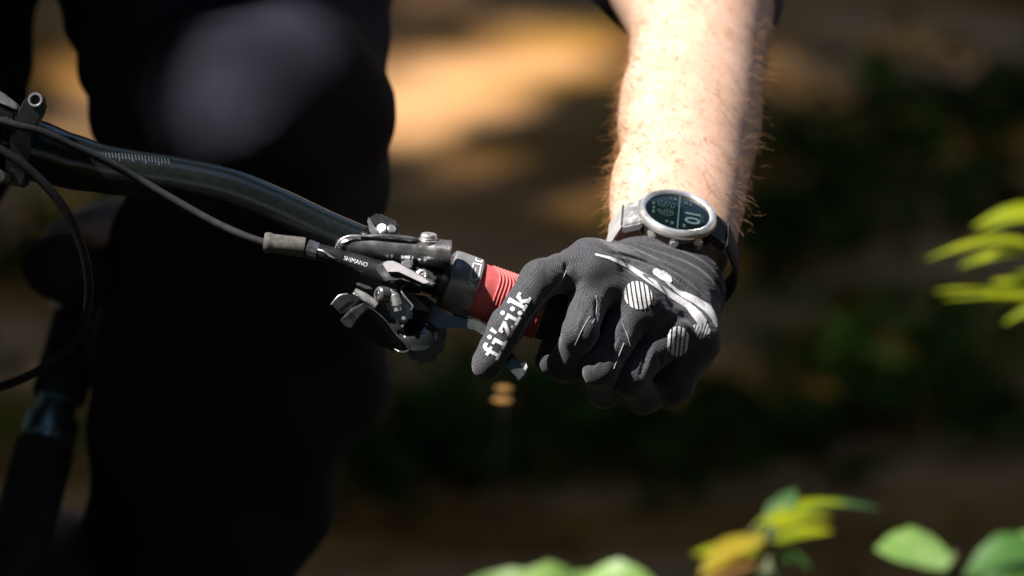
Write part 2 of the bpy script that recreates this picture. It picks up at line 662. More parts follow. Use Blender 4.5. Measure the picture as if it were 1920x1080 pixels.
def leaf_cloud(cent, size, flat=0.5, ratio=0.55, droop=0.0):
    """one kite-shaped, slightly folded leaf at every centre"""
    n = len(cent)
    d = RNG.normal(size=(n, 3))
    d[:, 2] = d[:, 2] * flat - droop
    d /= np.linalg.norm(d, axis=1)[:, None]
    h = RNG.normal(size=(n, 3))
    if flat < 0.9:
        h = np.cross(d, np.array([0, 0, 1.0]) + 0.6 * RNG.normal(size=(n, 3)))
    s = np.cross(d, h) if flat >= 0.9 else h
    s /= np.linalg.norm(s, axis=1)[:, None]  # right lug coloured dark to sink into the shade there
    nr = np.cross(d, s)
    L = size * RNG.uniform(0.7, 1.3, n)[:, None]
    W = L * ratio * 0.5
    p0 = cent - d * L * 0.5
    p2 = cent + d * L * 0.5 - nr * L * 0.1
    p1 = cent - d * L * 0.08 + s * W + nr * L * 0.08
    p3 = cent - d * L * 0.08 - s * W + nr * L * 0.08
    v = np.stack([p0, p1, p2, p3], 1).reshape(-1, 3)
    f = np.arange(4 * n).reshape(n, 4)
    return v, f


# ---- gaps cut in the unseen leaves to aim the sun, given in the plane square to the sun's rays
E1 = SUN.cross(Vector((0, 0, 1))).normalized()
E2 = SUN.cross(E1).normalized()
E = np.array([list(E1), list(E2)])


def sunplane(p):
    p = np.array(p, float)
    return p @ E.T


GAPS = []          # (centre2d, radius, share of leaves removed)


def gap(p, r, keep=0.0):
    GAPS.append((sunplane(list(p)), r, keep))


def gap_line(p, q, r, keep=0.0, step=0.6):
    p, q = Vector(p), Vector(q)
    n = max(1, int((q - p).length / (max(r, 0.02) * step)))
    for i in range(n + 1):
        gap(p.lerp(q, i / n), r, keep)


# hand, forearm, lever
gap_line(V(1262, 480, 0.06), V(1330, -60, 0.32), 0.045)
gap_line(V(920, 640, -0.03), V(1300, 600, 0.0), 0.035)
gap_line(V(1050, 500, 0.0), V(1290, 500, 0.04), 0.035)
gap_line(V(510, 455, -0.02), V(900, 540, -0.02), 0.008)
gap_line(V(690, 430, -.01), V(860, 500, -0.02), 0.014)
gap_line(V(640, 560, -0.04), V(790, 600, -0.035), 0.012)
gap_line(V(780, 610, -0.03), V(920, 620, -0.03), 0.012)
# broad patch on the track behind, a second one further left
gap_line(ground_at(745, 215), ground_at(860, 180), .028)
gap_line(ground_at(860, 175), ground_at(1010, 112), .026)
gap_line(ground_at(1000, 115), ground_at(1085, 75), -.020)
for (px, py, r) in ((100, 120, 0.04), (135, 190, 0.05), (165, 240, 0.03)):
    gap(ground_at(px, py), r - .04, 0.35)
# understorey plants catching the light
for (px, py, D, r) in ((1880, 410, 1.0, 0.09), (1820, 475, 1.0, 0.08), (1830, 550, 1.0, 0.09), (1960, 500, 1.0, .12),
                       (1370, 1040, -.62, 0.03), (1470, 985, -.62, 0.035), (1560, 960, -.62, .02), (1710, 1035, -.62, 0.03), (1880, 1050, -.66, 0.03),
                       (1060, 1085, -.65, 0.03), (1180, 1085, -.65, 0.03), (1120, 1085, -.65, .03), (945, 738, -.5, 0.012)):
    gap(V(px, py, D), r)
# half-open leaves above the knee, the bar and the bracket
gap_line(V(405, 215, 0.235), V(560, 140, 0.23), 0.038, 0.05)
gap(V(485, 245, 0.225), 0.032, 0.10)
gap(V(400, 300, 0.24), 0.030, 0.30)
gap_line(V(330, 300, -.01), V(640, 430, -.01), -.012, 0.6)
gap_line(V(190, 275, -.01), V(320, 292, -.01), 0.0, 0.15)
gap(V(10, 180, -.03), 0.04, 0.15)
gap(V(60, 190, -.03), 0.03, 0.35)

TREES = [(-7.5, -3.5), (-4.2, -6.5), (-9.5, 1.5), (-6.5, 5.5), (-2.5, 8.9), (2.9, 7.2), (5.5, 2.5), (4.2, -3.0), (0.5, -8.5), (6.8, 9.5), (-1.6, 13.5), (9.0, -5.0)]


# direction the cyan-tinted collar mirrors; leaves are cut away there to show sky
PAX = (V(52, 960, .43) - V(160, 560, .52)).normalized()
PNR = (-FWD + PAX * FWD.dot(PAX)).normalized()
MIRR = (FWD - PNR * (2 * FWD.dot(PNR))).normalized()


def build_canopy():
    big = RNG.uniform((-15, -13, 3.8), (11, 17, 6.8), (150000, 3))
    big = big[~((big[:, 0] > -9) & (big[:, 0] < 3) & (big[:, 1] > 0.6) & (big[:, 1] < 8.5))]
    big[:, 2] += 0.6 * np.clip(big[:, 1] - 3, 0, 20) * 0.36
    # taller, finer unseen leaves, added to block and soften sun on the bank
    hill = RNG.uniform((-11.5, -1.5, 6.6), (4, 9.5, 9.8), (115000, 3))
    # leaf wall that closes the wood all round
    th = RNG.uniform(0, 2 * np.pi, 34000)
    rr = RNG.uniform(11, 14.5, 34000)
    wall = np.stack([-1.5 + rr * np.cos(th), 1.5 + rr * np.sin(th), RNG.uniform(0.1, 6.0, 34000)], 1)
    # finer unseen leaves, added as a shade screen between sun and rider
    c = np.array(V(960, 400, 0.1)) + np.array(SUN) * 6.2
    fine = c + RNG.uniform(-1, 1, (26000, 3)) * np.array([1.6, 1.6, 0.9])
    sets = []
    for pts, size in ((big, 0.30), (hill, 0.18), (wall, 0.34), (fine, 0.10)):
        q = sunplane(pts)
        ok = np.ones(len(pts), bool)
        for c2, r, keep in GAPS:
            d = np.hypot(q[:, 0] - c2[0], q[:, 1] - c2[1]) < r + size * (0.36 if size < .15 else 0.5)
            if keep and size < .2:
                d &= np.random.default_rng(5).random(len(pts)) > keep
            ok &= ~d
        # leaves cut away beside the bank and near the rider to admit skylight
        ok &= ~((pts[:, 0] > 2.0) & (pts[:, 1] > 3.0) & (pts[:, 1] < 16))
        ok &= ~((pts[:, 0] > -5.5) & (pts[:, 1] > 5.4) & (pts[:, 2] > 1.0))
        for ctr, op, ang in (((-.15, .2, 1.0), (.30, -.52, .80), 3), (tuple(V(95, 800, .46)), tuple(MIRR), 15)):
            dv = pts - np.array(ctr)
            dv /= np.linalg.norm(dv, axis=1)[:, None]
            op = np.array(op)
            ok &= dv @ (op / np.linalg.norm(op)) < math.cos(R(ang))
        sets.append((pts[ok], size))
    P = np.concatenate([s[0] for s in sets])
    S = np.concatenate([np.full(len(s[0]), s[1]) for s in sets])
    tr = np.array(TREES)
    who = np.argmin((P[:, None, 0] - tr[None, :, 0]) ** 2 + (P[:, None, 1] - tr[None, :, 1]) ** 2, axis=1)
    for i, (x, y) in enumerate(TREES):
        gz = float(slope_height(x, y))
        t = thing('tree', 'tall shady broadleaf tree closing the wood around the trail', 'tree', (x, y, gz), 'trees around the trail')
        h = 5.2 + 0.5 * math.sin(i * 3) + gz * .5
        bm = bmesh.new()
        add_tube(bm, [Vector((x, y, gz - 0.1)), Vector((x + 0.08, y, gz + 1.2)), Vector((x - 0.05, y + 0.1, 3.4 + gz * .6)), Vector((x, y, h))], [0.24, 0.17, 0.13, 0.05], 12, 5)
        for k in range(6):
            a = k * 1.05 + i
            z = 3.2 + 0.3 * k + gz * .5
            add_tube(bm, [Vector((x, y, z)), Vector((x + 0.9 * math.cos(a), y + 0.9 * math.sin(a), z + 0.6)), Vector((x + 1.9 * math.cos(a), y + 1.9 * math.sin(a), z + 0.9))], [0.07, 0.05, 0.02], 7, 3)
        link('trunk', bm_mesh('trunk', bm), 'bark', t)
        mk = who == i
        v, f = leaf_cloud(P[mk], S[mk][:, None], 0.7, 0.62)
        o = link('crown', from_np('crown', v, f), 'canopy', t, smooth=False)
        o['kind'] = 'stuff'


build_canopy()


def build_litter():
    n = 5000
    P = np.stack([RNG.uniform(-3.2, 3.2, n), RNG.uniform(1.5, 11, n), np.zeros(n)], 1)
    bare = [(ground_at(px, py), r) for px, py, r in ((740, 250, .3), (820, 200, .4), (920, 150, .4), (1010, 110, .4), (1090, 80, .32), (120, 150, .3))]
    ok = np.ones(n, bool)
    for c, r in bare:
        ok &= (np.hypot((P[:, 0] - c.x), (P[:, 1] - c.y) * .8) > r) | (RNG.random(n) < .015)
    P = P[ok]
    n = len(P)
    P[:, 2] = rough_height(P[:, 0], P[:, 1]) + RNG.uniform(0.006, 0.03, n)
    v, f = leaf_cloud(P, np.full((n, 1), 0.055), 0.25, 0.6)
    o = link('leaf_litter', from_np('leaf_litter', v, f), 'litter', smooth=False)
    o['kind'] = 'stuff'
    # low green plants in loose patches
    cs = [(1390, 820), (1830, 800), (1830, 200), (850, 870), (1000, 780), (690, 860), (1250, 880), (1780, 395), (1440, 470), (1560, 330), (1650, 690), (200, 470)]
    pts = []
    for cx, cy in cs:
        c = ground_at(cx, cy)
        q = RNG.normal(size=(70, 3)) * np.array([.085, .05, 0])
        q += np.array([c.x, c.y, 0])
        q[:, 2] = rough_height(q[:, 0], q[:, 1]) + np.abs(RNG.normal(size=70)) * 0.03 + 0.01
        pts.append(q)
    P = np.concatenate(pts)
    v, f = leaf_cloud(P, np.full((len(P), 1), 0.055), 0.4, 0.6)
    o = link('ground_cover', from_np('ground_cover', v, f), M['cover'], smooth=False)
    o['kind'] = 'stuff'


build_litter()


# ------------------------------------------------------------------ understorey plants
def leaf_mesh(name, base, tip, width, sag=0.12, fold=0.18, hint=(0, -0.35, 1), rows=10, blunt=0.5):
    base, tip = Vector(base), Vector(tip)
    a = tip - base
    L = a.length
    x, y, a = frame_of(a, hint)
    if y.z < 0:
        x, y = -x, -y
    bm = bmesh.new()
    prev = None
    for i in range(rows + 1):
        t = i / rows
        wv = width * 0.5 * (math.sin(math.pi * t ** (0.55 + blunt * 0.5)) ** 0.8) + 0.0004
        wv *= 1 + 0.06 * math.sin(t * 40)
        c = base + a * (L * t) + y * (L * sag * math.sin(math.pi * t) - L * sag * 0.6 * t * t)
        ring = [bm.verts.new(c + x * (wv * s) + y * (wv * fold * (abs(s) - 0.5) + 0.02 * wv * math.sin(9 * t + 3 * s))) for s in (-1, -0.5, 0, 0.5, 1)]
        if prev:
            for j in range(4):
                bm.faces.new((prev[j], prev[j + 1], ring[j + 1], ring[j]))
        prev = ring
    return bm_mesh(name, bm)


def plant(name, label, cat, foot, stem_path, leaves, group=None, sr=0.006, sm='stem'):
    """leaves: (base px,py,D, tip px,py,D, width m, material)"""
    t = thing(name, label, cat, foot, group)
    bm = bmesh.new()
    pts = [Vector(foot) - Vector((0, 0, .03))] + [V(*p) for p in stem_path]
    add_tube(bm, pts, [sr] * (len(pts) - 1) + [sr * .3], 7, 6)
    for lf in leaves:
        b = V(*lf[0])
        q = min(((p - b).length, i) for i, p in enumerate(pts))[1]
        if (pts[q] - b).length > 0.004:
            add_tube(bm, [pts[q], pts[q].lerp(b, 0.5) + Vector((0, 0, 0.006)), b], [sr * .33, sr * .25, sr * .17], 5, 3)
    link('stem', bm_mesh('stem', bm), sm, t)
    for lf in leaves:
        link('leaf', leaf_mesh('leaf', V(*lf[0]), V(*lf[1]), lf[2], *(lf[4:] or ())), lf[3], t)
    return t


plant('sapling', 'sapling with long yellow-green sunlit leaves reaching in at the right edge', 'sapling',
      (0.50, 1.05, 0.0), [(2060, 1500, 1.0), (2040, 800, 1.0), (2015, 520, 1.0), (2000, 330, 1.0)],
      [((2000, 418, 1.0), (1824, 412, 0.99), 0.016, 'fern', 0.16, .3),
       ((2005, 432, 1.02), (1850, 398, 1.02), 0.012, 'fern', 0.16, .3),
       ((2005, 492, 1.0), (1740, 466, 0.98), 0.011, 'fern', 0.14, .3),
       ((2005, 476, 1.03), (1770, 460, 1.03), 0.006, 'fern', 0.12, .3),
       ((2010, 500, 1.0), (1800, 478, 1.02), 0.006, 'fern', 0.12, .3),
       ((2010, 560, 1.0), (1752, 540, 0.99), 0.010, 'fern', 0.05, .3),
       ((2010, 556, 1.02), (1835, 542, 1.03), 0.024, 'fern', 0.16, .3),
       ((2015, 566, 0.98), (1770, 556, 0.97), 0.006, 'fern', 0.04, .3),
       ((2010, 580, 1.05), (1880, 600, 1.06), 0.014, 'fern', 0.10, .3),
       ((2010, 548, 1.01), (1842, 530, 1.02), 0.020, 'fern', 0.12, .3),
       ((2012, 566, 1.00), (1850, 566, 1.0), 0.020, 'fern', 0.10, .3),
       ((2005, 486, 1.01), (1800, 490, 1.0), 0.010, 'fern', 0.10, .3),
       ((2000, 425, 1.03), (1836, 425, 1.03), 0.012, 'fern', 0.12, .3)])
plant('bush', 'low bush of yellow and orange tinted leaves at the lower right of centre', 'bush',
      V(1450, 2150, -.62) - Vector((0, 0, V(1450, 2150, -.62).z)), [(1450, 1500, -.62), (1440, 1150, -.63), (1450, 1020, -.63)],
      [((1432, 1010, -.65), (1312, 1072, -.67), 0.0130, 'yellowleaf', 0.10, .2, (0, -.3, 1)),
       ((1425, 1040, -.64), (1300, 1034, -.65), 0.0090, 'fern', 0.08, .2, (0, -.3, 1)),
       ((1420, 1050, -.66), (1318, 1090, -.67), 0.0110, 'dryleaf', 0.08, .2, (0, -.3, 1)),
       ((1405, 1002, -.64), (1560, 962, -.62), 0.0120, 'fern', 0.08, .2, (0, -.3, 1)),
       ((1395, 1015, -.63), (1500, 985, -.63), 0.0110, 'yellowleaf', 0.08, .2, (0, -.3, 1)),
       ((1440, 985, -.62), (1650, 942, -.60), 0.0085, 'greenleaf', 0.10, .2, (0, -.3, 1)),
       ((1425, 985, -.62), (1590, 935, -.61), 0.0070, 'fern', 0.10, .2, (0, -.3, 1)),
       ((1440, 1000, -.62), (1490, 915, -.61), 0.0110, 'greenleaf', 0.08),
       ((1450, 1015, -.66), (1560, 992, -.66), 0.0080, 'fern', 0.06, .2, (0, -.3, 1)),
       ((1450, 1040, -.64), (1520, 1060, -.64), 0.0080, 'greenleaf', 0.10)])
plant('seedling', 'seedling with one broad pale green oval leaf lit near the bottom right', 'plant',
      V(1800, 2400, -0.620) - Vector((0, 0, V(1800, 2400, -0.620).z)), [(1800, 1800, -0.620), (1795, 1300, -0.620), (1790, 1080, -0.620)],
      [((1786, 1046, -0.620), (1642, 1026, -0.626), 0.0340, 'paleleaf', 0.05, .12, (0, -.30, 1)),
       ((1795, 1120, -0.608), (1740, 1180, -0.608), 0.0193, 'greenleaf', 0.06)])
plant('seedling', 'green leaved seedling rising into the bottom right corner', 'plant',
      V(1980, 2400, -0.660) - Vector((0, 0, V(1980, 2400, -0.660).z)), [(1980, 1800, -0.660), (1975, 1300, -0.660), (1970, 1060, -0.660)],
      [((1968, 1030, -0.660), (1806, 1072, -0.666), 0.0226, 'greenleaf', 0.14, .15, (0, -.35, 1)),
       ((1968, 1022, -0.660), (1850, 1030, -0.642), 0.0138, 'paleleaf', 0.10, .15, (0, -.35, 1)),
       ((1972, 1075, -0.672), (1830, 1100, -0.678), 0.0188, 'greenleaf', 0.10, .15, (0, -.35, 1))])
plant('seedling', 'whitish green leaf tops poking up along the bottom edge below the glove', 'plant',
      V(1090, 2300, -0.650) - Vector((0, 0, V(1090, 2300, -0.650).z)), [(1090, 1800, -0.650), (1095, 1400, -0.650), (1095, 1140, -0.650)],
      [((1100, 1110, -0.650), (955, 1094, -0.662), 0.0196, 'paleleaf', 0.14, .15, (0, -.7, 1)),
       ((1085, 1110, -0.650), (1240, 1098, -0.662), 0.0209, 'paleleaf', 0.16, .15, (0, -.7, 1)),
       ((1095, 1120, -0.638), (1130, 1070, -0.620), 0.0196, 'paleleaf', 0.05, .15, (0, -.9, 1)),
       ((1080, 1120, -0.638), (830, 1100, -0.620), 0.0144, 'paleleaf', 0.12, .15, (0, -.7, 1))])
plant('dry_sprig', 'thin dry sprig with two small orange leaves below the index fingertip', 'plant',
      V(900, 2400, -1.3) - Vector((0, 0, V(900, 2400, -1.3).z)), [(905, 1500, -1.3), (925, 1000, -1.15), (940, 800, -.8), (952, 748, -.55)],
      [((960, 729, -0.500), (928, 727, -0.500), 0.0024, 'dryleaf', 0.02, .1, (0, -.8, 1)), ((960, 750, -0.500), (922, 749, -0.500), 0.0034, 'dryleaf', 0.02, .1, (0, -.8, 1))], sr=.0002, sm='twig')

# ================================================================== THE BICYCLE
STEM0 = V(-75, 258, 0.0)
bike = thing('bicycle', 'black mountain bike leaning into a turn, red ribbed grip under the gloved hand', 'bicycle', (STEM0.x - 0.3, STEM0.y, 0))

BAR = [(-320, 215, 0, 62), (-150, 236, 0, 62), (-20, 262, 0, 61), (60, 281, 0, 58), (130, 302, 0, 52), (200, 318, 0, 45.5), (270, 327, 0, 42.5), (350, 339, 0, 41), (430, 357, 0, 40.5),
       (520, 392, 0, 40), (600, 430, 0, 40), (680, 464, 0.0, 40), (760, 494, 0.0, 40), (868, 533, 0.0, 40), (1080, 608, 0.010, 40), (1234, 663, 0.016, 40)]
hb = tube('handlebar', [V(p[0], p[1], p[2]) for p in BAR], [p[3] * PX for p in BAR], 'carbon', bike, seg=40, n=10)
# far half of the bar, outside the picture
d_ = V(-320, 215, 0)
tube('handlebar', [d_, d_ + Vector((-0.10, 0.0, 0.02)), d_ + Vector((-0.2, 0, 0.02)), d_ + Vector((-0.34, 0.02, 0.10))], [62 * PX, 45 * PX, 40 * PX, 40 * PX], 'carbon', bike, seg=24)
hb_bvh = bvh_of(hb.data)


def onto(bvh, px, py, lift=0.0003):
    d = (V(px, py, 0) - EYE).normalized()
    h = bvh.ray_cast(EYE, d)
    if h[0] is None:
        return None
    nr = h[1] if h[1].dot(d) < 0 else -h[1]
    return h[0] + nr * lift


def decal(name, bvh, tests, step, m, parent, lift=0.00035, smooth=True, holes=None):
    """thin printed layer lying on a surface: every cell of the outline is laid on the mesh below it"""
    vid, vv, ff = {}, [], []

    def vert(i, j, x0, y0):
        k = (i, j, x0, y0)
        if k not in vid:
            p = onto(bvh, x0 + i * step, y0 + j * step, lift)
            vid[k] = None if p is None else len(vv)
            if p is not None:
                vv.append(p)
        return vid[k]
    for box, test in tests:
        x0, y0, x1, y1 = box
        for i in range(int((x1 - x0) / step) + 1):
            for j in range(int((y1 - y0) / step) + 1):
                if test(x0 + (i + .5) * step, y0 + (j + .5) * step):
                    q = [vert(i, j, x0, y0), vert(i, j + 1, x0, y0), vert(i + 1, j + 1, x0, y0), vert(i + 1, j, x0, y0)]
                    if None not in q:
                        c = [vv[k] for k in q]
                        if max((c[0] - c[2]).length, (c[1] - c[3]).length) < step * PX * 6:
                            ff.append(q)
    if not ff:
        return None
    me = from_np(name, [tuple(p) for p in vv], ff)
    return link(name, me, m, parent, smooth)


def inside(poly):
    P = np.array(poly, float)
    box = (P[:, 0].min(), P[:, 1].min(), P[:, 0].max(), P[:, 1].max())

    def test(x, y):
        c = False
        n = len(P)
        for i in range(n):
            (xa, ya), (xb, yb) = P[i], P[(i + 1) % n]
            if (ya > y) != (yb > y) and x < (xb - xa) * (y - ya) / (yb - ya) + xa:
                c = not c
        return c
    return box, test


# centring scale printed on the bar
ticks = []
for i in range(24):
    t = i / 23
    x = 172 + 142 * t
    yb = 288 + 13 * t - 3 * math.sin(math.pi * t)
    h = 8 if i % 4 else 12
    ticks.append(inside([(x, yb - 2), (x + 2.2, yb - 1.7), (x + 4.2, yb + h), (x + 2.0, yb + h)]))
decal('scale_mark', hb_bvh, ticks, 0.9, mat('grey_print', (0.07, 0.08, 0.085), 0.4), hb)

# ---- stem, faceplate and light bracket at the left edge
stem = link('stem', (lambda bm: (box_bm(bm, V(-95, 262, 0.0), RIGHT * .026, (UP * .98) * .024, FWD * .03, .006), bm_mesh('stem', bm))[1])(bmesh.new()), 'black', bike, True, 40)
plate('faceplate_bolt', [(0, 222), (10, 213), (21, 218), (24, 232), (14, 244), (2, 238)], -0.030, 0.016, 'gloss', stem, .0012)
bracket = plate('light_bracket', [(24, 236), (30, 218), (46, 184), (54, 174), (67, 171), (79, 178), (85, 192), (84, 206), (74, 226), (62, 239), (56, 244)], -0.030, 0.012, 'black', bike, .0012, angle=30)
lathe('bracket_eyelet', V(66, 187, -0.0318), -FWD, [(-.010, .0036), (-.010, .0026), (.0004, .0026), (.0008, .0030), (.0008, .0036), (.0, .0039), (-.0100, .0037), (-.010, .0036)], 'steel', bracket, 32, caps=False)
lathe('eyelet_hole_shade', V(66, 187, -0.0306), FWD, [(0, .0027), (.006, .0027)], mat('hole_dark', (0.004, .004, .004), .9), bracket, 24)  # dark disc set in for the shade inside the eyelet
plate('clamp_band', [(18, 236), (62, 243), (58, 275), (50, 320), (44, 352), (6, 345), (10, 300)], -0.0205, 0.03, 'black', bracket, .0015)
plate('bracket_plate', [(-60, 148), (0, 171), (30, 194), (34, 198), (31, 207), (0, 193), (-60, 168)], -0.026, 0.018, 'silver', bracket, .0010, angle=25)
plate('bracket_arm', [(-60, 172), (0, 197), (29, 210), (24, 236), (0, 232), (-60, 222)], -0.024, 0.016, 'black', bracket, .0012)
lathe('bracket_bolt', V(14, 229, -0.034), FWD - UP * .25, [(0, 0), (.0004, .0022), (.0016, .0034), (.004, .0036), (.012, .0036)], 'gloss', bracket, 24)
lathe('bracket_bolt', V(-4, 330, -0.03), FWD + RIGHT * .4, [(0, .002), (.0006, .0036), (.004, .004), (.012, .004)], 'gun', bracket, 24)

# ---- hose and cables
tube('brake_hose', [V(-120, 190, -.026), V(-30, 216, -.034), V(28, 234, -.0375), V(80, 248, -.035), V(140, 275, -.030), V(200, 303, -.024), V(260, 336, -.018), V(330, 377, -.017), V(400, 416, -.018), V(460, 443, -.021), V(505, 458, -.022)],
     7.6 * PX, 'rubber', bike, seg=14, n=8)
tube('gear_cable', [V(-140, 236, -.03), V(-40, 262, -.034), V(20, 292, -.036), V(70, 332, -.034), V(112, 380, -.03), V(145, 440, -.024), V(164, 505, -.015), V(166, 560, 0), V(155, 612, .02), V(128, 656, .05), V(80, 690, .09), V(30, 715, .13), V(-60, 745, .18)],
     8.5 * PX, 'rubber', bike, seg=14, n=8)

# ---- brake lever
lev = link('brake_lever', (lambda bm: (add_tube(bm, [V(590, 470, -.022), V(640, 484, -.023), V(690, 501, -.024), V(740, 518, -.024), V(790, 528, -.022)], [15 * PX, 16.5 * PX, 19 * PX, 23 * PX, 24 * PX], 26, 8), bm_mesh('brake_lever', bm))[1])(bmesh.new()), 'black', bike, True, 50)
a0, a1 = V(499, 455, -.022), V(573, 464, -.022)
lathe('hose_boot', a0, a1 - a0, [(-.0008, .0034), (-.0012, .0050), (.0004, .0056), (.0022, .0055), (.0034, .0050), (.0044, .0051), (.006, .0050), (.0195, .0053), (.0205, .0050), (.0207, .0030)], 'greyrub', lev, 36)
lathe('hose_nut', V(574, 465, -.022), V(600, 474, -.022) - V(574, 465, -.022), [(0, .0030), (.0001, .0044), (.0008, .0050), (.0060, .0049), (.0068, .0040), (.0092, .0036)], 'gun', lev, 12, 25)
tube('hose_sleeve', [V(596, 468, -.0262), V(607, 472, -.0272), V(620, 481, -.0270), V(634, 487, -.0268)], [1.8 * PX, 2.6 * PX, 2.2 * PX, 1.2 * PX], 'silver', lev, seg=8)
r0, r1 = V(640, 459, -.020), V(846, 477, -.020)
rl = (r1 - r0).length
lathe('reservoir', r0, r1 - r0, [(-.0030, .0012), (-.002, .0030), (.001, .0046), (.006, .0058), (.014, .0062), (rl * .6, .0064), (rl * .66, .0066), (rl * .7, .0073), (rl - .0016, .0074), (rl - .0010, .0076), (rl - .0002, .0076), (rl + .0002, .0068), (rl + .0002, .0040), (rl - .0004, .0036)], 'gun', lev, 44, 28)
tube('reservoir_edge', [V(626, 474, -.022), V(633, 458, -.0255), V(644, 447, -.0262), V(662, 442, -.0262), V(700, 444, -.0258)], [1.6 * PX, 2.4 * PX, 2.6 * PX, 2.2 * PX, .8 * PX], 'silver', lev, seg=10)
tube('reservoir_cap', [V(676, 443.5, -.0245), V(720, 443, -.0252), V(770, 448, -.0252), V(786, 452, -.0248)], [3 * PX, 5 * PX, 5 * PX, 3 * PX], 'gun', lev, seg=12)
bu = (UP + FWD * -.25 + RIGHT * .08).normalized()
lathe('bleed_screw', V(803, 452, -.0215), bu, [(-.004, .0056), (.0008, .0055), (.0010, .0046), (.0018, .0046), (.0020, .0044), (.0034, .0042), (.0040, .0037), (.0040, .0016), (.0026, .0014)], 'steel', lev, 32, 28)
# lettering on the lever body


def text_mesh(body, size, offset=0.0, spacing=1.0):
    cu = bpy.data.curves.new('lettering', 'FONT')
    cu.body = body
    cu.size = size
    cu.align_x = 'CENTER'
    cu.align_y = 'CENTER'
    cu.offset = offset
    cu.space_character = spacing
    cu.resolution_u = 3
    ob = bpy.data.objects.new('lettering', cu)
    COL.objects.link(ob)
    dg = bpy.context.evaluated_depsgraph_get()
    me = bpy.data.meshes.new_from_object(ob.evaluated_get(dg))
    bpy.data.objects.remove(ob)
    bpy.data.curves.remove(cu)
    return me


def text_on(name, body, size, origin, xdir, ydir, m, parent, offset=0.0, spacing=1.0, sx=1.0):
    me = text_mesh(body, size, offset, spacing)
    x, y = Vector(xdir).normalized(), Vector(ydir).normalized()
    for v in me.vertices:
        v.co = Vector(origin) + x * (v.co.x * sx) + y * v.co.y
    me.materials.clear()
    return link(name, me, m, parent, False)


lev_bvh = bvh_of(lev.data)
me = text_mesh('SHIMANO', 11.0, 0.0)
xd, yd = Vector((0.955, 0.295)), Vector((0.295, -0.955))
for v in me.vertices:
    q = (667 + v.co.x * xd.x * .95 + v.co.y * yd.x, 490.5 + v.co.x * xd.y * .95 + v.co.y * yd.y)
    p = onto(lev_bvh, q[0], q[1], .0002)
    v.co = p if p else V(q[0], q[1], -.027)
me.materials.clear()
link('lettering', me, 'print', lev, False)

# bar clamp
cb = (V(760, 494, 0) - V(680, 464, 0)).normalized()
lathe('clamp', V(692, 468.5, 0), cb, [(-.0005, .0112), (0, .0128), (.001, .0136), (.012, .0136), (.013, .0128), (.0135, .0112)], 'gun', lev, 40)
plate('clamp_jaw', [(687, 413), (700, 402), (710, 399), (747, 416), (745, 440), (737, 446), (700, 440), (694, 430)], -0.010, 0.012, 'gun', lev, .0012)
lathe('clamp_bolt', V(717, 431, -.013), -FWD + UP * .6 - RIGHT * .2, [(-.006, .0022), (.0, .0022), (.0002, .0030), (.0016, .0030), (.0024, .0022), (.0024, .001)], 'steel', lev, 24)
lathe('clamp_bolt', V(733, 431, -.013), -FWD + UP * .6 + RIGHT * .3, [(-.006, .0018), (.0, .0018), (.0002, .0024), (.0014, .0024), (.002, .0017), (.002, .001)], 'steel', lev, 24)
plate('clamp_hinge', [(688, 410), (693, 405), (702, 424), (712, 440), (700, 443), (693, 436)], -0.0135, 0.006, 'silver', lev, .0008)
# pivot arm
arm_ = plate('pivot_arm', [(702, 500), (716, 492), (731, 487), (745, 491), (772, 506), (815, 527), (816, 535), (806, 540), (790, 539), (770, 529), (751, 519), (740, 522), (727, 530), (716, 520)], -0.038, 0.012, 'silver', lev, .0018, tilt=(0.00002, -0.00016), angle=30)
arm_.data.materials[0] = M['gun']
plate('pivot_arm_edge', [(716, 493), (731, 488), (744, 492), (800, 523), (806, 532), (794, 534), (748, 507), (728, 512)], -0.0405, 0.003, mat('satin_grey', (0.34, .33, .34), .42, metal=.3, rvar=.1, vscale=200), lev, .0008, tilt=(0.00002, -0.00022), angle=25)
plate('pivot_block', [(775, 503), (790, 500), (815, 514), (820, 526), (812, 540), (790, 530), (780, 518)], -0.032, 0.014, 'gun', lev, .0014)
lathe('pivot_bolt', V(791, 516, -.0345), -FWD + UP * .3, [(-.004, .003), (0, .0031), (.0010, .0029), (.0014, .0020), (.0006, .0016), (.0006, .0004)], 'steel', lev, 28)
plate('pivot_web', [(747, 492), (755, 488), (772, 483), (775, 500), (770, 507), (760, 501)], -0.029, 0.01, 'silver', lev, .0012)
# lever blade
bl = [(760, 553), (785, 552), (806, 558), (817, 577), (836, 593), (866, 600), (882, 598), (895, 599), (912, 611), (935, 632), (960, 660), (984, 690), (988, 702), (976, 716), (968, 712), (957, 690), (932, 657), (908, 625), (892, 615), (866, 614), (830, 616), (795, 613), (768, 600)]
blade = plate('lever_blade', bl, -0.0230, 0.008, 'lever', lev, .0018, tilt=(0.00002, -0.00016), angle=40)
plate('lever_tip_mark', [(975, 682), (986, 678), (989, 688), (984, 697), (976, 698), (980, 690)], -0.0305, 0.0004, 'print', blade, 0)

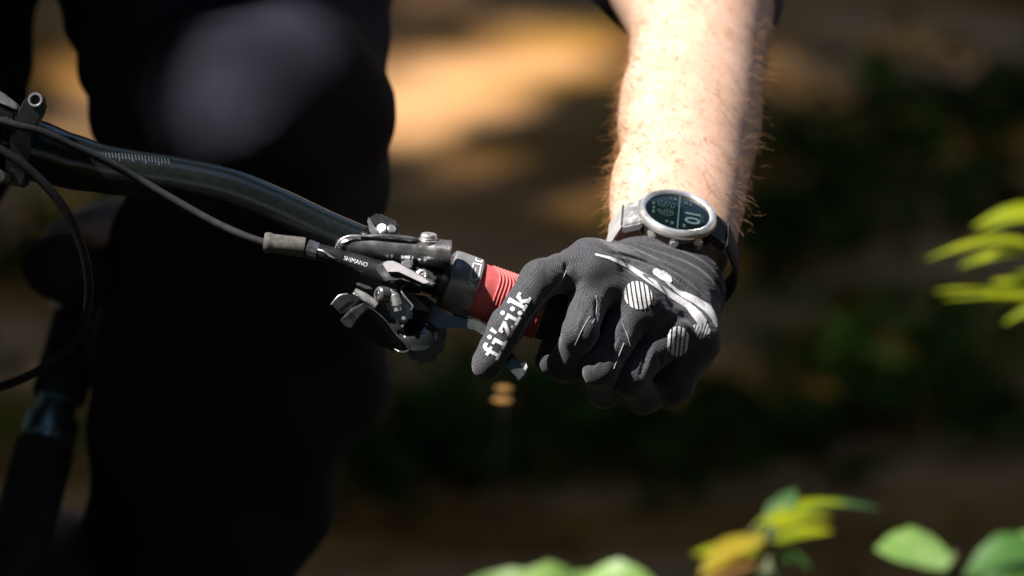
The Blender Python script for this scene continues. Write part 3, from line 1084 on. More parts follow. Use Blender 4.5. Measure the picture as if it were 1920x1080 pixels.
# ---- shifter
sh = plate('shifter', [(700, 575), (715, 545), (740, 538), (770, 548), (800, 560), (835, 598), (838, 640), (826, 668), (800, 686), (778, 682), (760, 660), (740, 620), (716, 600)], -0.018, 0.018, 'black', bike, .003)
tube('shifter_barrel', [V(664, 546, -.031), V(684, 558, -.031), V(706, 573, -.031)], [7 * PX, 8.5 * PX, 8.5 * PX], 'steel', sh, seg=24)
plate('shifter_fin', [(667, 529), (682, 533), (697, 539), (699, 545), (684, 541), (668, 536)], -0.027, 0.006, 'gun', sh, .0007)
lathe('shifter_screw', V(707, 552, -.037), (FWD * .55 + RIGHT * .8 - UP * .05), [(0, .0005), (.0008, .0008), (.0008, .0016), (0, .0022), (.0003, .0034), (.0012, .0042), (.006, .0043), (.0068, .0038)], 'gun', sh, 32, 25)
bm = bmesh.new()
for ang in (0, 1):
    ax = (UP * .9 + RIGHT * .1) if ang == 0 else (RIGHT * .55 - FWD * .8)
    box_bm(bm, V(706, 551.5, -.0372), ax.normalized() * .0017, (UP if ang else RIGHT) * .0004, FWD * .0004, 0)
link('screw_slot', bm_mesh('screw_slot', bm), 'gloss', sh, False)
lathe('shifter_bolt', V(735, 541, -.034), (-UP + RIGHT * .25), [(0, .001), (.0004, .0026), (.003, .0028), (.0034, .0034), (.009, .0034), (.0096, .0026), (.012, .0026)], 'steel', sh, 28)
tube('bright_plate_edge', [V(757, 534, -.033), V(752, 543, -.036), V(757, 553, -.037), V(766, 564, -.037), V(774, 574, -.037), V(771, 581, -.036)], 1.7 * PX, 'steel', sh, seg=8)  # thin steel tube drawn as the bright edge of a plate
plate('shifter_cover', [(722, 560), (748, 548), (762, 558), (776, 580), (770, 606), (746, 604), (728, 588)], -0.034, 0.014, 'gloss', sh, .002)
lathe('shifter_stud', V(757, 597, -.0345), -FWD + UP * .2 + RIGHT * .3, [(0, .0012), (.0008, .0010), (.001, .0003)], 'steel', sh, 12)
lathe('shifter_dome', V(783, 628, -.024), (-FWD + UP * .75), [(0, .0105), (.0006, .0107), (.0012, .0100), (.0030, .0080), (.0044, .0045), (.0048, .0008)], 'gloss', sh, 40, 40)
# release paddle
plate('release_paddle', [(622, 571), (629, 561), (637, 554), (652, 551), (668, 552), (676, 563), (660, 580), (640, 590)], -0.034, 0.010, 'black', sh, .0008)
tube('paddle_edge', [V(621, 571, -.036), V(629, 561, -.0365), V(637.5, 553.5, -.0365), V(652, 550.5, -.036)], [1.3 * PX, 1.4 * PX, 1.5 * PX, .8 * PX], 'silver', sh, seg=8)
pad = plate('thumb_paddle', [(668, 612), (690, 577), (704, 584), (726, 604), (744, 628), (758, 643), (767, 657), (758, 662), (744, 660), (722, 652), (700, 643), (680, 630)], -0.038, 0.014, 'gloss', sh, .0016, tilt=(0, .00012))
tube('paddle_highlight', [V(686, 572, -.0415), V(704, 584, -.0415), V(724, 602, -.0415), V(742, 626, -.0412), V(756, 641, -.041), V(767, 656, -.040)], [1.0 * PX, 1.3 * PX, 1.5 * PX, 1.2 * PX, 1.3 * PX, 1 * PX], 'gun', pad, seg=8)  # lighter tube draws the highlight along the paddle's edge
tube('paddle_lip', [V(739, 654, -.040), V(750, 660, -.0412), V(758, 661, -.0412), V(767, 657, -.0405)], [.6 * PX, 3.0 * PX, 3.2 * PX, 1 * PX], 'gun', pad, seg=10)
# faceted thumb end of the paddle
bm = bmesh.new()
fr = [V(638, 600, -.044), V(658, 578, -.050), V(681, 568, -.050), V(689, 579, -.048), V(671, 597, -.054), V(658, 616, -.046), V(647, 612, -.044)]
bk = [p + FWD * .016 for p in fr]
a = [bm.verts.new(p) for p in fr]
b = [bm.verts.new(p) for p in bk]
mid = bm.verts.new(V(659, 583, -.0545))
for q in ((a[1], a[2], mid), (a[2], a[3], a[4], mid), (a[0], a[1], mid), (a[0], mid, a[4], a[5]), (a[0], a[5], a[6])):
    bm.faces.new(q)
for i in range(7):
    bm.faces.new((a[i], b[i], b[(i + 1) % 7], a[(i + 1) % 7]))
bm.faces.new(b[::-1])
bmesh.ops.bevel(bm, geom=[e for e in bm.edges], offset=.0004, segments=1, affect='EDGES')
link('thumb_pad', bm_mesh('thumb_pad', bm), 'gun', pad, False)

# ---- grip
g0, g1 = V(846, 525.5, 0.0), V(1238, 664.5, 0.016)
gax = (g1 - g0).normalized()
glen = (g1 - g0).length
grip = lathe('grip', g0, gax, [(.0125, .0118), (.0126, .0139), (.0132, .0143), (.0205, .0142), (.022, .0139), (.0495, .0139), (.0500, .0118)], 'red', bike, 48)
lathe('shaded_sleeve', g0, gax, [(.0500, .0118), (.0502, .0139), (glen - .004, .0139), (glen - .003, .0150), (glen, .0150), (glen + .001, .013)], 'rubber', grip, 40)  # rest of the red grip, coloured black in place of deep shade
collar = lathe('lock_collar', g0, gax, [(-.0030, .0118), (-.0030, .0146), (-.0022, .0158), (-.0006, .0160), (.0010, .0162), (.0125, .0160), (.0130, .0154), (.0130, .0120)], 'silver', grip, 48)
collar.data.materials[0] = mat('collar_grey', (0.20, 0.205, 0.21), 0.32, metal=0.35, color2=(0.30, .305, .31), vscale=130, rvar=.1)
lathe('bar_sleeve', V(822, 516.5, 0), gax, [(0, .0112), (.0005, .0124), (.007, .0126), (.0075, .0112)], 'gun', grip, 40)
gx, gy, _ = frame_of(gax, -FWD)
collar_bvh = bvh_of(collar.data)
lt = []
# outlined block letters round the collar, as far as they can be read
def seg_poly(x0, y0, x1, y1, w):
    d = Vector((x1 - x0, y1 - y0)).normalized() * (w * .5)
    n_ = Vector((-d.y, d.x))
    return inside([(x0 + n_.x - d.x, y0 + n_.y - d.y), (x1 + n_.x + d.x, y1 + n_.y + d.y), (x1 - n_.x + d.x, y1 - n_.y + d.y), (x0 - n_.x - d.x, y0 - n_.y - d.y)])


def zz(pts, ox=800, oy=440, s=6.0):
    return [(ox + x / s, oy + y / s) for x, y in pts]


for P, w in ((zz([(560, 252), (628, 268), (618, 312), (552, 292), (560, 252)]), 2.6),
             (zz([(528, 322), (612, 342), (590, 450), (566, 505), (520, 512), (488, 480), (500, 420), (528, 322)]), 2.8),
             (zz([(478, 528), (520, 560), (530, 600)]), 3.4), (zz([(530, 600), (500, 568)]), 3.0), (zz([(552, 380), (540, 450)]), 1.6)):
    for (x0, y0), (x1, y1) in zip(P, P[1:]):
        lt.append(seg_poly(x0, y0, x1, y1, w))
decal('lettering', collar_bvh, lt, 0.7, 'print', collar, .0002)
plate('collar_screw', [(845, 556), (862, 562), (880, 590), (874, 604), (856, 600), (842, 580)], -0.010, 0.012, 'black', collar, .0014)


def rib(dist):
    bm = bmesh.new()
    seg, ms = 72, 8
    rings = []
    for j in range(seg):
        a_ = 2 * math.pi * j / seg
        # wavy rib: shifts along the bar between the top and the front of the grip
        off = 0.0022 * math.tanh(3 * math.sin(a_ - 0.55)) + 0.0004 * math.sin(3 * a_)
        rad = gx * math.cos(a_) + gy * math.sin(a_)
        c = g0 + gax * (dist + off) + rad * 0.0141
        rings.append([bm.verts.new(c + rad * (0.00085 * math.cos(2 * math.pi * k / ms)) + gax * (0.00062 * math.sin(2 * math.pi * k / ms))) for k in range(ms)])
    for j in range(seg):
        for k in range(ms):
            bm.faces.new((rings[j][k], rings[(j + 1) % seg][k], rings[(j + 1) % seg][(k + 1) % ms], rings[j][(k + 1) % ms]))
    return link('rib', bm_mesh('rib', bm), 'red', grip)


for i in range(15):
    rib(0.0212 + i * 0.00190)

# ---- saddle, dropper post and the rest of the frame (blurred, mostly beyond the picture)
sf = Field(V(20, 620, .38) - Vector((.08, .1, .1)), V(360, 420, .8) + Vector((.1, .15, .1)), .005)
sf.chain([V(165, 505, .42), V(185, 495, .50), V(235, 478, .62), V(255, 470, .70)], [.026, .030, .052, .060], .02, sq=(UP, 1.7))
sf.chain([V(120, 500, .45), V(150, 500, .50)], [.026, .03], .02, sq=(UP, 1.2))
me = sf.mesh('saddle')
relax(me, 2)
sad = link('saddle', me, 'rubber', bike)
tube('saddle_rail', [V(150, 530, .44), V(160, 560, .50), V(200, 560, .60)], .004, 'black', sad, seg=10)
post_dir = (V(52, 960, .43) - V(160, 560, .52)).normalized()
p_at = lambda t: V(160, 560, .52) + post_dir * t
lathe('saddle_clamp', p_at(-.012), post_dir, [(0, .012), (.004, .020), (.022, .022), (.030, .017)], 'steel', sad, 24)
tube('seatpost', [p_at(0), p_at(.072)], .017, 'rubber', bike, seg=28, smooth_path=False)
sp = (V(95, 800, .467) - V(160, 560, .52)).length
lathe('post_collar', p_at(sp - .022), post_dir, [(-.004, .0090), (-.003, .0118), (.0065, .0122), (.0072, .0105), (.0090, .0105), (.0096, .0125), (.0160, .0130), (.0166, .0120), (.0180, .0125), (.0188, .0165), (.0345, .0172), (.0355, .0150), (.040, .0150)], 'cyanpost', bike, 32)
tube('seat_tube', [p_at(sp + .018), p_at(.40), p_at(.72)], [.0185, .019, .021], 'rubber', bike, seg=28, smooth_path=False)
BB = p_at(.72)
upb = Vector((.30, 0, .954))
side = Vector((.954, 0, -.30))
ht0, ht1 = STEM0 - upb * .03 + Vector((0, .01, 0)), STEM0 - upb * .16 + Vector((-.0, -.03, 0))
tube('head_tube', [ht0, ht1], .026, 'gloss', bike, smooth_path=False)
tube('top_tube', [ht0 - upb * .03, p_at(sp + .05) - upb * .05 - Vector((.02, .03, 0))], [.022, .018], 'gloss', bike, smooth_path=False)
tube('down_tube', [ht1 + upb * .03, BB], [.026, .028], 'gloss', bike, smooth_path=False)
FA = STEM0 - upb * .74 + Vector((0, -.26, 0))
RA = BB + Vector((0, .43, 0)) + upb * .04
bm = bmesh.new()
for s in (-1, 1):
    add_tube(bm, [ht1 - upb * .03 + side * (.055 * s), FA + side * (.055 * s)], [.019, .022], 18, smooth_path=False)
box_bm(bm, ht1 - upb * .025, side * .075, upb * .02, Vector((0, .025, 0)), .006)
link('fork', bm_mesh('fork', bm), 'black', bike, True, 40)
bm = bmesh.new()
for s in (-1, 1):
    add_tube(bm, [p_at(.42) + side * (.02 * s), RA + side * (.07 * s)], .009, 12, smooth_path=False)
    add_tube(bm, [BB + side * (.03 * s), RA + side * (.07 * s)], .012, 12, smooth_path=False)
link('rear_triangle', bm_mesh('rear_triangle', bm), 'gloss', bike, True, 40)


def ring_bm(bm, c, rad, r, seg=64, ms=10, flat=1.0):
    fz = Vector((0, 1, 0))
    rings = []
    for j in range(seg):
        a_ = 2 * math.pi * j / seg
        d = fz * math.cos(a_) + upb * math.sin(a_)
        rings.append([bm.verts.new(c + d * (rad + r * math.cos(2 * math.pi * k / ms)) + side * (r * flat * math.sin(2 * math.pi * k / ms))) for k in range(ms)])
    for j in range(seg):
        for k in range(ms):
            bm.faces.new((rings[j][k], rings[(j + 1) % seg][k], rings[(j + 1) % seg][(k + 1) % ms], rings[j][(k + 1) % ms]))


for c in (FA, RA):
    bm = bmesh.new()
    add_tube(bm, [c - side * .05, c + side * .05], .02, 18, smooth_path=False)
    wh = link('wheel', bm_mesh('wheel', bm), 'black', bike, True, 40)
    bm = bmesh.new()
    ring_bm(bm, c, .325, .028)
    link('tyre', bm_mesh('tyre', bm), 'rubber', wh)
    bm = bmesh.new()
    ring_bm(bm, c, .296, .012)
    link('rim', bm_mesh('rim', bm), 'black', wh)
    bm = bmesh.new()
    for k in range(28):
        a_ = 2 * math.pi * k / 28
        d = Vector((0, 1, 0)) * math.cos(a_) + upb * math.sin(a_)
        add_tube(bm, [c + side * (.03 if k % 2 else -.03) + d * .02, c + d * .288], .0011, 5, smooth_path=False)
    o = link('spokes', bm_mesh('spokes', bm), 'silver', wh)
bm = bmesh.new()
add_tube(bm, [BB - side * .06, BB + side * .06], .02, 18, smooth_path=False)
crank_l = BB + side * .08 + Vector((0, -.165, .03))
crank_r = BB - side * .08 + Vector((0, .165, -.03))
add_tube(bm, [BB + side * .07, crank_l], [.014, .010], 12, smooth_path=False)
add_tube(bm, [BB - side * .07, crank_r], [.014, .010], 12, smooth_path=False)
cr = link('crankset', bm_mesh('crankset', bm), 'black', bike, True, 40)
for c, s in ((crank_l, 1), (crank_r, -1)):
    bm = bmesh.new()
    box_bm(bm, c + side * (.055 * s), side * .045, Vector((0, .045, 0)), upb * .008, .003)
    link('pedal', bm_mesh('pedal', bm), 'black', cr, True, 40)

# ================================================================== THE RIDER
rider = thing('person', 'rider in dark trousers and black knit glove gripping the bar, bare hairy forearm with watch', 'person', (V(200, 300, .6).x, V(200, 300, .6).y, 0.0))

# forearm axis and watch frame, in view terms (right, up, back)
view = lambda r_, u_, d_: RIGHT * r_ + UP * u_ + FWD * d_
NRM = view(0.17, 0.81, -0.56).normalized()                 # out of the back of the wrist
ARM = view(0.072, 0.557, 0.827)
ARM = (ARM - NRM * ARM.dot(NRM)).normalized()              # wrist -> elbow
TRV = ARM.cross(NRM).normalized()
if TRV.x < 0:
    TRV = -TRV                                             # across the wrist, to the right
A0 = V(1259, 490, .080)
arm_at = lambda t: A0 + ARM * t
ELBOW = arm_at(.285)
WR = A0 - ARM * .022

HIPC, HIPL, HIPR = V(150, -480, .80), V(390, -420, .70), V(-110, -420, .80)
KNEEL, ANKL = V(500, 215, .30), V(230, 1560, .58)
KNEER, ANKR = V(-205, 250, .40), V(-420, 1500, .60)
CHEST, NECK, HEAD = V(150, -760, .46), V(150, -960, .36), V(60, -1180, .34)
SHL, SHR = V(660, -780, .46), V(-360, -780, .46)
ELBR = V(-1000, -100, .35)
HANDR = Vector(V(-320, 215, 0)) + Vector((-0.30, .02, .09))

bf = Field((-.95, -.35, .25), (.45, 1.15, 2.05), .0055)
bf.cap(HIPC, CHEST, .125, .14, .05)
bf.cap(SHL, SHR, .075, .075, .06)
bf.cap(CHEST, NECK, .075, .06, .04)
bf.cap(NECK, HEAD - Vector((0, 0, .04)), .058, .062, .03)
bf.ell(HEAD, (Vector((1, 0, 0)), Vector((0, 1, 0)), Vector((0, 0, 1))), (.078, .098, .118), .02)
bf.cap(HEAD + Vector((0, -.095, -.01)), HEAD + Vector((0, -.112, -.035)), .010, .014, .012)      # nose
bf.cap(HEAD + Vector((-.022, -.088, -.068)), HEAD + Vector((.022, -.088, -.068)), .010, .010, .012)  # mouth
bf.cap(HEAD + Vector((0, -.075, -.105)), HEAD + Vector((0, -.06, -.105)), .02, .022, .02)
for s in (-1, 1):
    bf.cap(HEAD + Vector((s * .08, .0, .0)), HEAD + Vector((s * .082, .008, -.045)), .012, .009, .008)  # ear
for h_, k_, a_ in ((HIPL, KNEEL, ANKL), (HIPR, KNEER, ANKR)):
    bf.cap(h_, k_, .068, .046, .03)
    mid_ = V(500, 700, .455) if k_ is KNEEL else k_.lerp(a_, .5)
    bf.cap(k_, mid_, .048, .050, .03)
    bf.cap(mid_, a_, .050, .034, .03)
    bf.cap(a_, a_ + Vector((0, -.14, -.05)), .034, .026, .02)
bf.cap(SHL, ELBOW, .052, .043, .03)
# forearm: round and thick below the elbow, wide and flat at the wrist
bf.cap(ELBOW + TRV * .003, arm_at(.14) + TRV * .002, .0395, .0345, .02, sq=(NRM, 1.04))
bf.cap(arm_at(.16) + TRV * .002, arm_at(.055), .0345, .0345, .02, sq=(NRM, 1.14))
bf.cap(arm_at(.07), arm_at(.022), .0345, .0325, .015, sq=(NRM, 1.30))
bf.cap(arm_at(.022), arm_at(-.016) - TRV * .005, .0325, .0235, .010, sq=(NRM, 1.35))
bf.cap(arm_at(.245) + TRV * .011 - NRM * .006, arm_at(.10) + TRV * .011 - NRM * .010, .031, .024, .02)     # ulnar side
bf.cap(arm_at(-.016) - TRV * .005, arm_at(-.045) - TRV * .005, .022, .016, .01, sq=(NRM, 1.35))
bf.cap(SHR, ELBR, .052, .043, .03)
bf.cap(ELBR, HANDR, .042, .03, .02)
bf.cap(HANDR, HANDR + Vector((.06, -.03, -.03)), .032, .03, .02)
me = bf.mesh('body')
relax(me, 3)
body = link('body', me, 'skin', rider)
body_bvh = bvh_of(me)

# ---- jersey
jf = Field((-.95, -.35, .70), (.45, 1.15, 2.0), .0055)
jf.cap(HIPC, CHEST, .150, .165, .05)
jf.cap(SHL, SHR, .09, .09, .06)
jf.cap(CHEST, NECK, .09, .072, .04)
HEM = arm_at(.279)
jf.cap(SHL, ELBOW, .066, .048, .03)
jf.cap(ELBOW + TRV * .003, arm_at(.245) + TRV * .003, .0445, .0435, .02, sq=(NRM, 1.02))
jf.cap(SHR, ELBR, .066, .058, .03)
jf.cap(ELBR, ELBR.lerp(HANDR, .3), .056, .05, .02)
X, Y, Z = jf.ax[0][:, None, None], jf.ax[1][None, :, None], jf.ax[2][None, None, :]
cutd = -((X - HEM.x) * ARM.x + (Y - HEM.y) * ARM.y + (Z - HEM.z) * ARM.z)
near = (np.abs(X - HEM.x) < .11) & (np.abs(Y - HEM.y) < .16) & (np.abs(Z - HEM.z) < .13)
jf.f = np.where(near, np.maximum(jf.f, cutd), jf.f).astype(np.float32)
me = jf.mesh('jersey')
relax(me, 2)
jersey = link('jersey', me, 'jersey', rider)
# sleeve hem band
bm = bmesh.new()
ring_in = [HEM + TRV * (.003 + .0428 * math.cos(a_)) + NRM * (.0420 * math.sin(a_)) - ARM * (.0035 + .0015 * math.sin(3 * a_)) for a_ in np.linspace(0, 2 * math.pi, 49)[:-1]]
vr = []
for j, p in enumerate(ring_in):
    o_ = (p - HEM)
    o_ = (o_ - ARM * o_.dot(ARM)).normalized()
    vr.append([bm.verts.new(p + o_ * a1_ + ARM * b1_) for a1_, b1_ in ((0, 0), (.0022, -.001), (.0042, 0), (.0046, .012), (-.001, .012))])
for j in range(48):
    for k in range(5):
        bm.faces.new((vr[j][k], vr[(j + 1) % 48][k], vr[(j + 1) % 48][(k + 1) % 5], vr[j][(k + 1) % 5]))
link('sleeve_hem', bm_mesh('sleeve_hem', bm), 'hem', jersey)

# ---- trousers
tf = Field((-.80, .0, .22), (.25, 1.15, 1.5), .006, far=.05)
tf.cap(HIPC, HIPC + (CHEST - HIPC) * .25, .155, .15, .04)
tf.cap(HIPL, V(470, 150, .38), .104, .080, .05)
tf.ell(KNEEL + view(.002, .002, 0), (RIGHT, UP, FWD), (.067, .064, .075), .02)
tf.cap(V(548, -150, .44), V(545, 300, .38), .060, .054, .02)
tf.cap(V(215, -200, .60), V(350, 190, .36), .062, .054, .03)
tf.cap(KNEEL, V(500, 640, .43), .060, .064, .03)
tf.cap(V(522, 470, .385), V(510, 700, .445), .060, .068, .02)
tf.cap(V(505, 690, .445), V(420, 900, .48), .061, .058, .012)
tf.cap(V(430, 880, .48), ANKL, .059, .048, .03)
tf.cap(V(365, 520, .44), V(330, 1150, .54), .055, .056, .05)
qr = tf.copy()
qr.cap(HIPR, KNEER, .100, .072, .02)
qr.cap(KNEER, ANKR, .07, .05, .03)
tf.f = Field.smin(tf.f, qr.f, .012)
# folds
X, Y, Z = tf.ax[0][:, None, None], tf.ax[1][None, :, None], tf.ax[2][None, None, :]
fold = .0030 * np.sin(46 * (Z + .35 * X) + 7 * np.sin(9 * X + 3 * Y)) + .0016 * np.sin(95 * (Z - .5 * X) + 5 * np.sin(14 * Y + 6 * Z))
tf.f += fold.astype(np.float32)
tf.carve(V(300, 152, .245), V(400, 128, .226), .004, .003, .010)
me = tf.mesh('trousers')
relax(me, 3)
trousers = link('trousers', me, 'trousers', rider)
tf.cap(ANKL, ANKL, .01, .01)

# ---- shoes, helmet (outside the picture)
for a_ in (ANKL, ANKR):
    q = Field(a_ - Vector((.08, .28, .16)), a_ + Vector((.08, .10, .10)), .006)
    q.cap(a_, a_ + Vector((0, .02, -.05)), .046, .042, .02)
    q.cap(a_ + Vector((0, .02, -.05)), a_ + Vector((0, -.18, -.065)), .042, .034, .02)
    me = q.mesh('shoe')
    relax(me, 2)
    link('shoe', me, 'rubber', rider)
q = Field(HEAD - Vector((.16, .2, .06)), HEAD + Vector((.16, .2, .2)), .006)
q.ell(HEAD + Vector((0, .012, .03)), (Vector((1, 0, 0)), Vector((0, 1, 0)), Vector((0, 0, 1))), (.108, .138, .112), 0)
q.cap(HEAD + Vector((-.05, -.13, .07)), HEAD + Vector((.05, -.13, .07)), .014, .014, .02)
q.below(HEAD + Vector((0, 0, .025)), (0, 0.25, -1))
for s in (-1, 0, 1):
    q.carve(HEAD + Vector((s * .045, -.12, .13)), HEAD + Vector((s * .045, .10, .15)), .012, .012, .008)
me = q.mesh('helmet')
relax(me, 1)
link('helmet', me, 'black', rider)
for s in (-1, 1):
    bm = bmesh.new()
    bmesh.ops.create_uvsphere(bm, u_segments=14, v_segments=10, radius=.0125, matrix=Matrix.Translation(HEAD + Vector((s * .032, -.085, .008))))
    link('eye', bm_mesh('eye', bm), 'print', rider)

# ---- the glove
MCP = [V(1105, 497, .008), V(1114, 524, .000), V(1196, 572, .006), V(1252, 622, .014)]
PIP = [V(1014, 523, -.018), V(1088, 622, -.027), V(1126, 692, -.021), V(1180, 712, -.010)]
DIP = [V(950, 612, -.028), V(1060, 684, -.006), V(1132, 733, .002), V(1206, 746, .008)]
TIP = [V(912, 683, -.030), V(1085, 676, .014), V(1170, 724, .020), V(1250, 732, .024)]
RADS = [(.0112, .0100, .0090, .0080), (.0112, .0091, .0090, .0082), (.0110, .0089, .0088, .0080), (.0108, .0086, .0084, .0076)]
CARP = [WR - TRV * .016, WR - TRV * .006, WR + TRV * .002, WR + TRV * .008]
lo = V(860, 800, -.07) - Vector((.0, .03, .01))
hi = V(1380, 420, .14) + Vector((.01, .03, .02))
gf = Field(lo, hi, .00092, far=.018)
for i in range(4):
    gf.cap(CARP[i], MCP[i], .0165, .0118, .012)
gf.cap(CARP[0] - ARM * .008, CARP[3] - ARM * .008, .0172, .0160, .012)
gf.cap(WR + TRV * .006, V(1294, 634, .028), .0160, .0145, .012)       # little-finger side of the palm
gf.cap(MCP[0], MCP[1], .0102, .0102, .008)
gf.cap(MCP[1], MCP[2], .0102, .0102, .008)
gf.cap(MCP[2], MCP[3], .0102, .0102, .008)
gf.cap(WR - TRV * .012 - NRM * .006, V(1120, 560, .036), .016, .015, .012)   # base of the thumb
gf.cap(V(1290, 640, .026), V(1262, 724, .018), .0140, .0100, .010)      # heel of the hand
# cuff with rolled folds
gf.cap(WR + ARM * .018 - TRV * .006, WR - ARM * .010 - TRV * .005, .0272, .0268, .012, sq=(NRM, 1.24))
gf.cap(V(1112, 500, .004), V(1086, 520, -.008), .0095, .0080, .010)      # web beside the index finger
gf.cap(V(1110, 552, .034), V(1066, 590, .020), .0135, .0120, .008)
fing = []
for i in range(4):
    q = gf.copy()
    q.chain([MCP[i], PIP[i], DIP[i], TIP[i]], RADS[i], .0035)
    fing.append(q)
th = gf.copy()
th.chain([V(1100, 570, .034), V(1062, 615, .022), V(1036, 676, .010)], [.0120, .0105, .0092], .004)
fing.append(th)
palm = gf.f.copy()
tot = None
for q in fing:
    u = Field.smin(palm, q.f, .0060)
    tot = u if tot is None else Field.smin(tot, u, .0012)
gf.f = tot
# cloth: cuff rolls, tension folds running from the knuckles
X, Y, Z = gf.ax[0][:, None, None], gf.ax[1][None, :, None], gf.ax[2][None, None, :]
ta = (X - WR.x) * ARM.x + (Y - WR.y) * ARM.y + (Z - WR.z) * ARM.z
wv = (X - WR.x) * TRV.x + (Y - WR.y) * TRV.y + (Z - WR.z) * TRV.z
cuff = np.clip((ta + .024) / .012, 0, 1)
gf.f += (-.0011 * cuff * np.sin(2 * np.pi * (ta + .12 * wv) / .0085)).astype(np.float32)
gf.f += (.00035 * np.sin(420 * X + 260 * Z + 3 * np.sin(190 * Y)) * np.sin(310 * Z - 150 * X)).astype(np.float32) * (1 - cuff)
gf.below(WR + ARM * .004, (ARM + TRV * .16).normalized())
me = gf.mesh('glove')
relax(me, 2)


def press(me, lines):
    """creases and tension folds of the cloth: (points on the photo, depth m, half width m); negative depth raises a fold"""
    bv = bvh_of(me)
    nv = len(me.vertices)
    co = np.empty(nv * 3, np.float32)
    me.vertices.foreach_get('co', co)
    co = co.reshape(-1, 3)
    nr = np.empty(nv * 3, np.float32)
    me.vertex_normals.foreach_get('vector', nr)
    nr = nr.reshape(-1, 3)
    off = np.zeros(nv, np.float32)
    for pts, depth, wid in lines:
        P, _ = catmull([(860 + x / 3, 420 + y / 3) for x, y in pts], [1] * len(pts), 8)
        best = np.full(nv, 9.0, np.float32)
        amp = np.zeros(nv, np.float32)
        for i, q in enumerate(P):
            h = onto(bv, float(q[0]), float(q[1]), 0)
            if h is None:
                continue
            d = np.linalg.norm(co - np.array(h, np.float32), axis=1)
            t = i / max(1, len(P) - 1)
            u = d < best
            best[u] = d[u]
            amp[u] = min(1, 3.5 * t + .12, 3.5 * (1 - t) + .12)
        off += depth * amp * np.exp(-(best / wid) ** 2)
    co -= nr * off[:, None]
    me.vertices.foreach_set('co', co.ravel())
    me.update()


press(me, [
    ([(778, 420), (800, 350), (850, 300), (900, 262)], .0011, .0050),
    ([(948, 650), (938, 580), (910, 520), (880, 470)], .0014, .0022),
    ([(778, 560), (776, 480), (782, 410)], .0016, .0016),
    ([(1190, 640), (1172, 590), (1200, 545), (1270, 520), (1330, 560)], .0016, .0028),
    ([(1128, 800), (1138, 770), (1120, 730)], .0012, .0014),
    ([(612, 275), (606, 245), (612, 215)], .0022, .0016),
    ([(600, 200), (640, 215), (690, 205)], .0006, .0020),
    ([(850, 165), (950, 178), (1080, 222), (1220, 300), (1340, 395), (1400, 470)], .0013, .0013),
    ([(1130, 215), (1240, 275), (1340, 350), (1405, 430)], .0012, .0012),
    ([(960, 880), (975, 800), (1000, 720)], -.0007, .0011),
    ([(1015, 870), (1040, 790), (1055, 720)], .0009, .0011),
    ([(1050, 840), (1075, 770), (1100, 700)], -.0007, .0011),
    ([(770, 830), (800, 750), (840, 670)], -.0006, .0012),
    ([(815, 790), (845, 710), (885, 640)], .0007, .0011),
    ([(860, 760), (885, 690), (915, 630)], -.0005, .0011),
    ([(655, 640), (680, 560), (720, 470)], -.0006, .0012),
    ([(690, 600), (715, 530), (750, 450)], .0007, .0012),
    ([(640, 420), (660, 350), (700, 290)], .0006, .0016),
    ([(900, 420), (920, 500), (930, 570)], -.0006, .0016),
    ([(1010, 560), (1040, 620), (1050, 680)], .0005, .0015),
    ([(1090, 520), (1100, 590), (1090, 650)], -.0005, .0016),
    ([(480, 240), (500, 300), (540, 330)], .0004, .0016),
    ([(430, 330), (455, 370), (480, 390)], .0004, .0013),
])
glove = link('glove', me, 'glove', rider)
glove_bvh = bvh_of(me)

# printed marks
U1 = lambda pts: [(860 + x / 3, 420 + y / 3) for x, y in pts]


def ribbon(cl):
    """centre line (zoomed x, y, half width) -> outline"""
    L_, R_ = [], []
    for i, (x, y, h) in enumerate(cl):
        xa, ya, _ = cl[max(0, i - 1)]
        xb, yb, _ = cl[min(len(cl) - 1, i + 1)]
        n_ = Vector((-(yb - ya), xb - xa)).normalized()
        L_.append((x + n_.x * h, y + n_.y * h))
        R_.append((x - n_.x * h, y - n_.y * h))
    return inside(U1(L_ + R_[::-1]))


decal('wrist_stripe', glove_bvh, [
    ribbon([(768, 172, 5), (850, 193, 8), (940, 233, 11), (1040, 295, 15), (1120, 350, 16), (1200, 405, 17), (1290, 460, 19), (1345, 520, 27), (1375, 560, 26)]),
    ribbon([(1092, 262, 10), (1105, 268, 20), (1150, 292, 26), (1180, 312, 22), (1192, 330, 8)]),
    ribbon([(1165, 325, 7), (1230, 382, 9), (1270, 402, 18), (1330, 430, 20), (1400, 476, 24), (1432, 525, 18), (1450, 580, 7)])], 0.9, 'print', glove)


def oval(cx, cy, rx, ry, rot, slant, period, white, ph=0.0):
    cx, cy, rx, ry, period = 860 + cx / 3, 420 + cy / 3, rx / 3, ry / 3, period / 3

    def test(x, y):
        dx, dy = x - cx, y - cy
        u = dx * math.cos(rot) + dy * math.sin(rot)
        v = -dx * math.sin(rot) + dy * math.cos(rot)
        if (u / rx) ** 2 + (v / ry) ** 2 > 1:
            return False
        return ((dx - slant * dy) / period + ph) % 1.0 < white
    m_ = max(rx, ry)
    return (cx - m_, cy - m_, cx + m_, cy + m_), test


decal('knuckle_print', glove_bvh, [oval(1008, 402, 84, 74, .75, .16, 25, .62, .1)], 0.7, 'print', glove)
decal('knuckle_print', glove_bvh, [oval(1231, 660, 66, 84, .1, -.10, 25, .62, .3)], 0.7, 'print', glove)
bx, ts = inside(U1([(1316, 572), (1388, 540), (1418, 606), (1360, 650), (1340, 630)]))
decal('cuff_print', glove_bvh, [(bx, lambda x, y: ts(x, y) and ((x + .35 * y) / 6.2) % 1.0 < .66)], 0.7, 'print', glove)

# finger lettering: fi'zi:k in slab letters, running up the index finger
ORG, BU = Vector((932.5, 677.0)), Vector((0.476, -0.879)).normalized()
BT = Vector((BU.y, -BU.x))
K_ = 0.97


